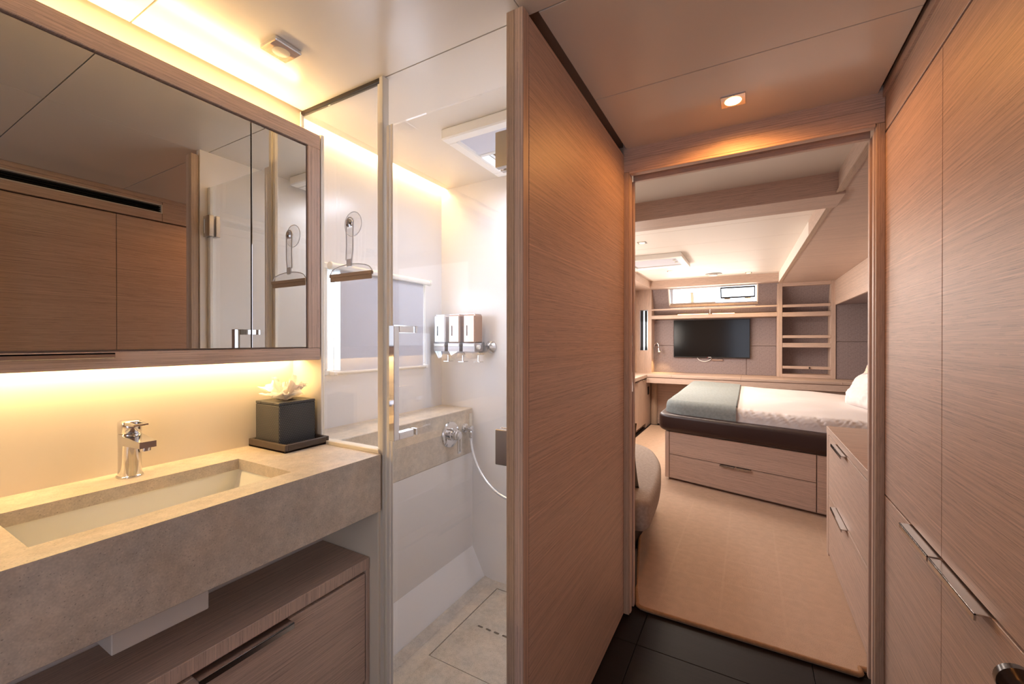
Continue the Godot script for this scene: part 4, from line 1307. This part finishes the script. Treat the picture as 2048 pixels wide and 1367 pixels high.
# ------------------------------------------------------------------ cabin furniture
func build_cabin_furniture():
	# chest of drawers right behind the doorway
	var t := thing("chest_of_drawers", "oak chest with two drawers just inside the cabin doorway", "chest of drawers", Vector3(0.6, 0, -2.37))
	part(t, "carcass", mb().b(0.395, 0.0, -2.855, 0.84, 0.665, -1.885, 0), M.oak)
	part(t, "top", mb().b(0.372, 0.668, -2.863, 0.86, 0.703, -1.876, 0.0015), M.oak)
	part(t, "stile", mb().b(0.373, 0.0, -2.862, 0.395, 0.667, -2.805, 0.0012), M.oak_v)
	part(t, "stile", mb().b(0.373, 0.0, -1.905, 0.395, 0.667, -1.877, 0.0012), M.oak_v)
	part(t, "plinth", mb().b(0.385, 0.0, -2.80, 0.395, 0.03, -1.91, 0.0), M.oak)
	var d1 := part(t, "drawer", mb().b(0.374, 0.352, -2.801, 0.395, 0.662, -1.909, 0.0012), M.oak)
	var d2 := part(t, "drawer", mb().b(0.374, 0.032, -2.801, 0.395, 0.347, -1.909, 0.0012), M.oak)
	edge_pull(d1, 0.374, 0.662, -2.575, -2.32, 0.024)
	edge_pull(d2, 0.374, 0.347, -2.585, -2.30, 0.024)
	# sofa end
	var s := thing("sofa", "beige upholstered sofa with rounded end behind the doorway jamb", "sofa", Vector3(-0.9, 0, -2.5))
	var raw := [Vector2(-0.395, -1.975), Vector2(-0.415, -2.35), Vector2(-0.47, -2.72), Vector2(-0.60, -3.06), Vector2(-0.85, -3.17), Vector2(-1.40, -3.17), Vector2(-1.40, -1.975)]
	var cur := PackedVector2Array()
	for i in raw.size():
		var p: Vector2 = raw[(i + raw.size() - 1) % raw.size()]
		var q: Vector2 = raw[i]
		var n: Vector2 = raw[(i + 1) % raw.size()]
		var r := 0.07 if i in [0, 5, 6] else 0.16
		var u: Vector2 = q + (p - q).normalized() * minf(r, p.distance_to(q) * 0.48)
		var v: Vector2 = q + (n - q).normalized() * minf(r, n.distance_to(q) * 0.48)
		for k in 9:
			var f := k / 8.0
			cur.append(u * (1 - f) * (1 - f) + q * 2 * f * (1 - f) + v * f * f)
	part(s, "seat_cushion", mb().slab(cur, 0.272, 0.428, 0.03, 0.055, 0.006), M.sofa)
	part(s, "base", mb().b(-1.40, 0.0, -3.0, -0.56, 0.271, -1.98, 0.002), M.wenge)
	part(s, "base_panel", mb().b(-0.56, 0.02, -1.99, -0.475, 0.271, -1.965, 0.002), M.oak)
	part(s, "backrest", mb().b(-1.42, 0.42, -3.1, -1.26, 0.86, -1.98, 0.03), M.sofa)
	var pn := FastNoiseLite.new()
	pn.seed = 19
	pn.frequency = 0.1
	var cu := mb()
	cu.xf = Transform3D(Basis.from_euler(Vector3(deg_to_rad(16), deg_to_rad(6), deg_to_rad(0))), Vector3(-0.655, 0.60, -2.09))
	cu.pillow(Vector3(0.36, 0.36, 0.13), 22, pn, 0.006)
	solo("cushion", cu, M.cushion, "olive grey throw cushion standing on the sofa", "cushion")
	# low cupboards along the cabin side, and the desk along the end
	var labels := ["oak low cupboard along the cabin side nearest the sofa", "oak low cupboard along the cabin side with a shared edge pull", "narrow oak low cupboard meeting the desk corner"]
	var zz := [-3.9, -4.72, -5.40, -5.815]
	for i in 3:
		var c := thing("side_cupboard", labels[i], "cupboard", Vector3(-1.3, 0, (zz[i] + zz[i + 1]) / 2), "low cupboards along the cabin side")
		part(c, "carcass", mb().b(-1.428, 0.05, zz[i + 1] + 0.001, -1.235, 0.665, zz[i] - 0.001, 0), M.oak)
		var dd := part(c, "door", mb().b(-1.232, 0.06, zz[i + 1] + 0.0015, -1.21, 0.655, zz[i] - 0.0015, 0.001), M.oak_v)
		part(dd, "handle", mb().b(-1.215, 0.650, zz[i + 1] + 0.05, -1.188, 0.654, zz[i + 1] + 0.22, 0.001), M.steel)
		part(c, "plinth", mb().b(-1.428, 0.0, zz[i + 1], -1.25, 0.05, zz[i], 0), M.oak)
	solo("side_worktop", mb().b(-1.43, 0.672, -5.815, -1.198, 0.716, -3.9, 0.002), M.oak_v, "oak worktop over the low side cupboards", "worktop")
	var k := thing("desk", "oak desk shelf built along the cabin end below the television", "desk", Vector3(0, 0, -6.1))
	var xs := [-1.43, -0.885, -0.085, 0.9, 1.4]
	for i in 4:
		part(k, "top_panel", mb().b(xs[i] + 0.001, 0.684, -6.45, xs[i + 1] - 0.001, 0.716, -5.818, 0.002), M.oak)
	part(k, "shadow_line", mb().b(-1.20, 0.674, -6.4, 1.4, 0.684, -5.835, 0), M.oak)
	part(k, "apron", mb().b(-1.205, 0.605, -5.845, 1.4, 0.674, -5.825, 0.001), M.oak)
	part(k, "under_panel", mb().b(-1.43, 0.0, -6.24, 1.4, 0.68, -6.2, 0), M.oak)
	part(k, "side_panel", mb().b(-1.43, 0.0, -6.2, -1.212, 0.672, -5.818, 0.001), M.oak_v)
	part(k, "leg", mb().cyl(Vector3(-1.165, 0.0, -6.15), Vector3(-1.165, 0.67, -6.15), 0.045, 20), M.oak_edge)
	part(k, "outlet_plate", mb().b(-1.212, 0.43, -6.02, -1.207, 0.54, -5.93, 0.002), M.black, "dark power outlet")
	part(k, "bed_side_panel", mb().b(-0.4, 0.0, -5.9, 1.4, 0.605, -5.87, 0), M.oak)
	# dark box at the doorway foot
	solo("floor_stop", mb().b(-0.468, 0.03, -2.0, -0.456, 0.20, -1.94, 0.003), M.black, "small black fitting low beside the doorway jamb", "door stop")

# ------------------------------------------------------------------ far wall
func build_far_wall():
	var zc := -6.2
	var zt := -6.41
	# upholstered panels behind the television
	var w := setting("wall_cabin_end", "grey upholstered cabin end wall")
	for r in [[0.716, 1.100], [1.103, 1.472]]:
		for c in [[-1.235, -0.03], [-0.027, 0.306]]:
			part(w, "upholstered_panel", mb().b(c[0], r[0], zt - 0.03, c[1], r[1], zt, 0.004), M.panel)
	part(w, "backing", mb().b(-1.262, 0.0, -6.7, 1.5, 1.56, zt - 0.031, 0), M.ply)
	# column with the narrow slot light
	var co := setting("trim_3", "oak corner column with a slot window")
	var cm := mb()
	cm.b(-1.432, 0.716, -6.41, -1.374, 1.90, zc, 0)
	cm.b(-1.268, 0.716, -6.41, -1.213, 1.90, zc, 0)
	cm.b(-1.374, 0.716, -6.41, -1.268, 1.033, zc, 0)
	cm.b(-1.374, 1.612, -6.41, -1.268, 1.90, zc, 0)
	part(co, "column", cm, M.oak_v)
	part(co, "corner_fillet", mb().b(-1.45, 0.716, -6.25, -1.425, 1.90, -6.16, 0.004), M.oak_edge)
	part(co, "pane", mb().b(-1.374, 1.033, -6.40, -1.268, 1.612, -6.395, 0), M.glass)
	for i in 2:
		var x0 := -1.366 + i * 0.056
		var br := solo("curtain_rod", mb().lathe(Vector3(x0 + 0.018, 1.035, -6.215), Vector3.UP, [[0.019, 0.0], [0.019, 0.02], [0.013, 0.06], [0.013, 0.40], [0.018, 0.43], [0.018, 0.565]], 18), M.black, ["black vertical rod in the column slot beside the side wall", "black vertical rod in the column slot beside the television wall"][i], "rod", "rods in the slot window")
		br.set_meta("category", "rod")
	# sloped upper panel with the window
	var sl := setting("wall_cabin_coaming", "sloped grey panel round the cabin window")
	var S := func(x0: float, x1: float, f0: float, f1: float, d0 := 0.0, d1 := -0.03) -> MB:
		# patch of the slope between heights given as fractions
		var a := Vector3(0, 1.55, -6.40)
		var e := Vector3(0, 1.925, -6.215)
		var n := Vector3(0, -(e.z - a.z), e.y - a.y).normalized()
		var p0 := a.lerp(e, f0)
		var p1 := a.lerp(e, f1)
		var X := func(p: Vector3, x: float, d: float) -> Vector3:
			return Vector3(x, p.y, p.z) + n * d
		return mb().hexa([X.call(p0, x0, d0), X.call(p1, x0, d0), X.call(p1, x1, d0), X.call(p0, x1, d0), X.call(p0, x0, d1), X.call(p1, x0, d1), X.call(p1, x1, d1), X.call(p0, x1, d1)])
	part(sl, "panel", S.call(-1.212, -0.995, 0.0, 1.0), M.panel)
	part(sl, "panel", S.call(0.10, 0.306, 0.0, 1.0), M.panel)
	part(sl, "panel", S.call(-0.995, 0.10, 0.0, 0.32), M.panel)
	part(sl, "sill", S.call(-0.99, 0.10, 0.28, 0.345, 0.012, -0.03), M.oak_edge)
	part(sl, "hull_skin", mb().b(-1.21, 1.56, -6.72, -1.0, 2.05, -6.45, 0), M.ply)
	var wn := setting("window_1", "bright cabin end window")
	for q in [[-0.995, -0.978, 0.32, 1.0], [0.085, 0.10, 0.32, 1.0]]:
		part(wn, "window_frame", S.call(q[0], q[1], q[2], q[3], 0.004, -0.06), M.pvc)
	part(wn, "mullion", S.call(-0.71, -0.672, 0.34, 0.72, -0.03, -0.05), M.alu)
	part(wn, "transom", S.call(-0.978, -0.40, 0.335, 0.36, -0.03, -0.05), M.alu)
	part(wn, "pane", S.call(-0.978, 0.085, 0.33, 1.0, -0.045, -0.05), M.glass)
	var pf := mb()
	var opening := [[-0.335, 0.068, 0.50, 0.525], [-0.335, 0.068, 0.83, 0.855], [-0.335, -0.322, 0.525, 0.83], [0.055, 0.068, 0.525, 0.83]]
	for q in opening:
		part(wn, "vent_gasket", S.call(q[0], q[1], q[2], q[3], 0.0, -0.03), M.bronze)
	for x in [-0.29, -0.05]:
		part(wn, "vent_latch", S.call(x, x + 0.07, 0.47, 0.51, 0.012, -0.01), M.steel)
	# shelf over the television with its fiddle rail
	var sh := thing("wall_shelf", "long oak shelf with fiddle rail below the cabin window", "shelf", Vector3(-0.45, 1.47, -6.3))
	part(sh, "board", mb().b(-1.212, 1.478, -6.42, 0.307, 1.528, zc + 0.002, 0.002), M.oak)
	part(sh, "rail", mb().b(-1.212, 1.598, zc - 0.012, 0.307, 1.618, zc + 0.002, 0.003), M.oak)
	part(sh, "rail_strip", mb().b(-1.212, 1.6185, zc - 0.012, 0.307, 1.622, zc + 0.001, 0.001), M.steel)
	part(sh, "rail_post", mb().b(-0.464, 1.528, zc - 0.010, -0.450, 1.60, zc, 0.002), M.steel)
	# lights tucked along the shelf front
	var ll := thing("shelf_light", "slim lit strip along the shelf edge above the television", "strip light", Vector3(-0.45, 1.53, zc))
	part(ll, "diffuser", mb().b(-0.86, 1.5285, zc - 0.010, -0.475, 1.536, zc + 0.0035, 0.001), M.bulb_small)
	part(ll, "diffuser", mb().b(-0.43, 1.5285, zc - 0.010, -0.165, 1.536, zc + 0.0035, 0.001), M.bulb_small)
	area(ll, Vector3(-0.5, 1.54, zc - 0.005), Vector3(0, 1, -0.3), Vector3.RIGHT, 0.7, 0.01, WARM, 0.04)
	# open shelf unit
	var u := thing("shelf_unit", "tall open oak shelf unit right of the television with dark back", "shelf unit", Vector3(0.6, 0.716, -6.3))
	part(u, "upright", mb().b(0.307, 0.717, -6.45, 0.360, 1.886, zc + 0.004, 0.002), M.oak_v)
	part(u, "upright", mb().b(0.846, 0.717, -6.45, 0.893, 1.886, zc + 0.004, 0.002), M.oak_v)
	part(u, "head_rail", mb().b(0.360, 1.845, -6.45, 0.846, 1.886, zc + 0.004, 0.002), M.oak)
	part(u, "bottom_rail", mb().b(0.360, 0.717, -6.45, 0.846, 0.760, zc + 0.004, 0.002), M.oak)
	for y in [1.469, 1.089]:
		part(u, "shelf", mb().b(0.361, y, -6.44, 0.845, y + 0.054, zc + 0.002, 0.002), M.oak)
	for y in [1.584, 1.204, 0.826]:
		part(u, "rail", mb().b(0.361, y, zc - 0.014, 0.845, y + 0.034, zc + 0.001, 0.003), M.oak)
	part(u, "back", mb().b(0.361, 0.76, -6.445, 0.845, 1.55, -6.43, 0), M.panel)
	part(u, "sloped_back", mb().hexa([Vector3(0.361, 1.53, -6.43), Vector3(0.845, 1.53, -6.43), Vector3(0.845, 1.53, -6.45), Vector3(0.361, 1.53, -6.45),
		Vector3(0.361, 1.85, -6.28), Vector3(0.845, 1.85, -6.28), Vector3(0.845, 1.85, -6.45), Vector3(0.361, 1.85, -6.45)]), M.panel)
	solo("rail_clip", mb().b(0.63, 0.832, zc + 0.0015, 0.645, 0.854, zc + 0.012, 0.002), M.rubber, "small dark clip on the lowest shelf rail", "clip")
	# niche panels at the bed head side
	var n := setting("wall_cabin_niche", "grey upholstered niche wall beside the bed head")
	part(n, "upholstered_panel", mb().b(0.896, 0.717, zc - 0.04, 1.42, 1.158, zc - 0.004, 0.005), M.panel)
	part(n, "upholstered_panel", mb().b(0.896, 1.161, zc - 0.04, 1.42, 1.602, zc - 0.004, 0.005), M.panel)
	part(n, "backing", mb().b(0.89, 0.0, -6.7, 1.5, 2.05, zc - 0.041, 0), M.ply)
	solo("hook", mb().lathe(Vector3(1.225, 1.02, -6.204), Vector3.BACK, [[0.012, 0.0], [0.012, 0.01], [0.02, 0.02], [0.02, 0.03]], 14), M.chrome, "small chrome hook on the niche panel above the pillows", "hook")
	# television
	var tv := thing("television", "black flat television on the grey end wall", "television", Vector3(-0.463, 1.2, zt))
	part(tv, "housing", mb().b(-0.94, 0.936, zt + 0.012, 0.013, 1.462, zt + 0.044, 0.003), M.black)
	part(tv, "screen", mb().b(-0.932, 0.950, zt + 0.0435, 0.005, 1.455, zt + 0.0455, 0.0), M.screen)
	part(tv, "wall_bracket", mb().b(-0.6, 1.05, zt, -0.33, 1.35, zt + 0.012, 0.001), M.black)
	var logo := part(tv, "logo", mb().b(-0.492, 0.9395, zt + 0.044, -0.452, 0.948, zt + 0.0462, 0.0005), M.silver)
	part(logo, "logo_dot", mb().b(-0.503, 0.935, zt + 0.044, -0.494, 0.944, zt + 0.0465, 0.001), M.red)
	part(tv, "sensor", mb().b(-0.485, 0.926, zt + 0.03, -0.458, 0.936, zt + 0.042, 0.002), M.black)
	var loop := []
	for i in 21:
		var an := PI + PI * i / 20.0
		loop.append(Vector3(-0.54 + cos(an) * 0.09, 0.945 + sin(an) * 0.062, zt + 0.012))
	solo("tv_cable", mb().tube(loop, 0.005, 8), M.pvc, "white cable looping below the television", "cable")
	solo("adapter", mb().b(-0.45, 0.893, zt, -0.31, 0.921, zt + 0.016, 0.003), M.rose, "small pinkish adapter box below the television", "adapter")
	# gooseneck reading lamp on the side of the column
	var rl := thing("reading_lamp", "chrome gooseneck reading lamp on the corner column", "lamp", Vector3(-1.21, 0.95, -6.3))
	part(rl, "base", mb().b(-1.213, 0.905, -6.33, -1.195, 0.985, -6.305, 0.002), M.chrome)
	var gp := [Vector3(-1.20, 0.98, -6.315)]
	for i in 13:
		var f := i / 12.0
		gp.append(Vector3(-1.20, 1.0 + 0.07 * f, -6.315))
	for i in 13:
		var an := PI - PI * 0.95 * i / 12.0
		gp.append(Vector3(-1.165 + cos(an) * 0.035, 1.075 + sin(an) * 0.065, -6.315 + 0.02 * i / 12.0))
	part(rl, "arm", mb().tube(gp, 0.008, 10), M.steel)
	part(rl, "shade", mb().lathe(Vector3(-1.131, 1.075, -6.295), Vector3(0.12, -1, 0.1), [[0.008, 0.0], [0.014, 0.008], [0.016, 0.05], [0.017, 0.06]], 18), M.chrome)
	part(rl, "bulb", mb().lathe(Vector3(-1.1236, 1.0145, -6.289), Vector3(0.12, -1, 0.1), [[0.0145, 0.0], [0.012, 0.004], [0.003, 0.006]], 16), M.bulb_small)
	spot(rl, Vector3(-1.122, 1.0, -6.288), Vector3(0.12, -1, 0.1), 45, WARM, 0.12, 0.02)
	# side window glass
	var sw := setting("window_3", "cabin side window")
	part(sw, "pane", mb().b(-1.50, 1.08, -5.835, -1.495, 1.48, -4.6, 0), M.glass)
	part(sw, "pane", mb().b(-1.50, 1.08, -4.28, -1.495, 1.48, -2.32, 0), M.glass)
	part(sw, "window_frame", mb().b(-1.434, 1.07, -5.845, -1.424, 1.49, -5.825, 0.002), M.pvc)

# ------------------------------------------------------------------ cabin ceiling fittings
func build_ceiling_fittings():
	var spots := [[-0.79, -3.637, "lit square downlight between deck beam and ceiling hatch"], [-0.817, -5.295, "lit square downlight between ceiling hatch and end wall"], [-0.007, -5.87, "lit square downlight above the television wall"]]
	for s in spots:
		var o := Vector3(s[0], HC, s[1])
		var dl := thing("cabin_downlight", s[2], "downlight", o, "downlights of the cabin ceiling")
		part(dl, "bezel", mb().b(o.x - 0.036, HC - 0.004, o.z - 0.036, o.x + 0.036, HC, o.z + 0.036, 0.001), M.steel)
		part(dl, "bulb", mb().lathe(o + Vector3(0, -0.0035, 0), Vector3.DOWN, [[0.025, 0.0], [0.023, 0.003], [0.012, 0.005], [0.003, 0.006]], 20), M.bulb_small)
		spot(dl, o + Vector3(0, -0.02, 0), Vector3.DOWN, 60, WARM, 0.3, 0.04)
	var vo := Vector3(-0.385, HC, -5.77)
	var v := thing("ceiling_vent", "round grey ceiling vent near the cabin end wall", "vent", vo)
	part(v, "rim", mb().lathe(vo, Vector3.DOWN, [[0.095, 0.0], [0.095, 0.006], [0.08, 0.012], [0.05, 0.013]], 32), M.grey)
	part(v, "dish", mb().lathe(vo + Vector3(0, -0.011, 0), Vector3.DOWN, [[0.05, 0.0], [0.05, 0.010], [0.02, 0.014]], 28), M.pvc)
	var lo := Vector3(-0.335, HC, -3.05)
	var l := thing("ceiling_dome", "flat round white ceiling dome just behind the deck beam", "ceiling light", lo)
	part(l, "dome", mb().lathe(lo, Vector3.DOWN, [[0.085, 0.0], [0.083, 0.010], [0.06, 0.024], [0.02, 0.030]], 32), M.pvc)
	var hc := thing("cabin_hatch", "white framed ceiling hatch with drawn blind over the bed foot", "hatch", Vector3(-0.84, HC, -4.5))
	var y0 := 1.955
	for q in [[-1.13, -4.24, -0.55, -4.18], [-1.13, -4.85, -0.55, -4.79], [-1.13, -4.79, -1.07, -4.24], [-0.61, -4.79, -0.55, -4.24]]:
		part(hc, "frame", mb().b(q[0], y0, q[1], q[2], HC, q[3], 0.004), M.pvc)
	part(hc, "blind", mb().b(-1.07, 1.972, -4.70, -0.61, 1.975, -4.24, 0.0), M.blind)
	part(hc, "blind_bar", mb().b(-1.07, 1.962, -4.715, -0.61, 1.980, -4.70, 0.002), M.pvc)
	part(hc, "latch", mb().b(-0.645, 1.948, -4.35, -0.62, 1.958, -4.31, 0.002), M.alu)
	part(hc, "latch", mb().b(-0.645, 1.948, -4.47, -0.62, 1.958, -4.43, 0.002), M.alu)
	part(hc, "pane", mb().b(-1.11, 2.07, -4.82, -0.57, 2.076, -4.20, 0.0), M.glass)
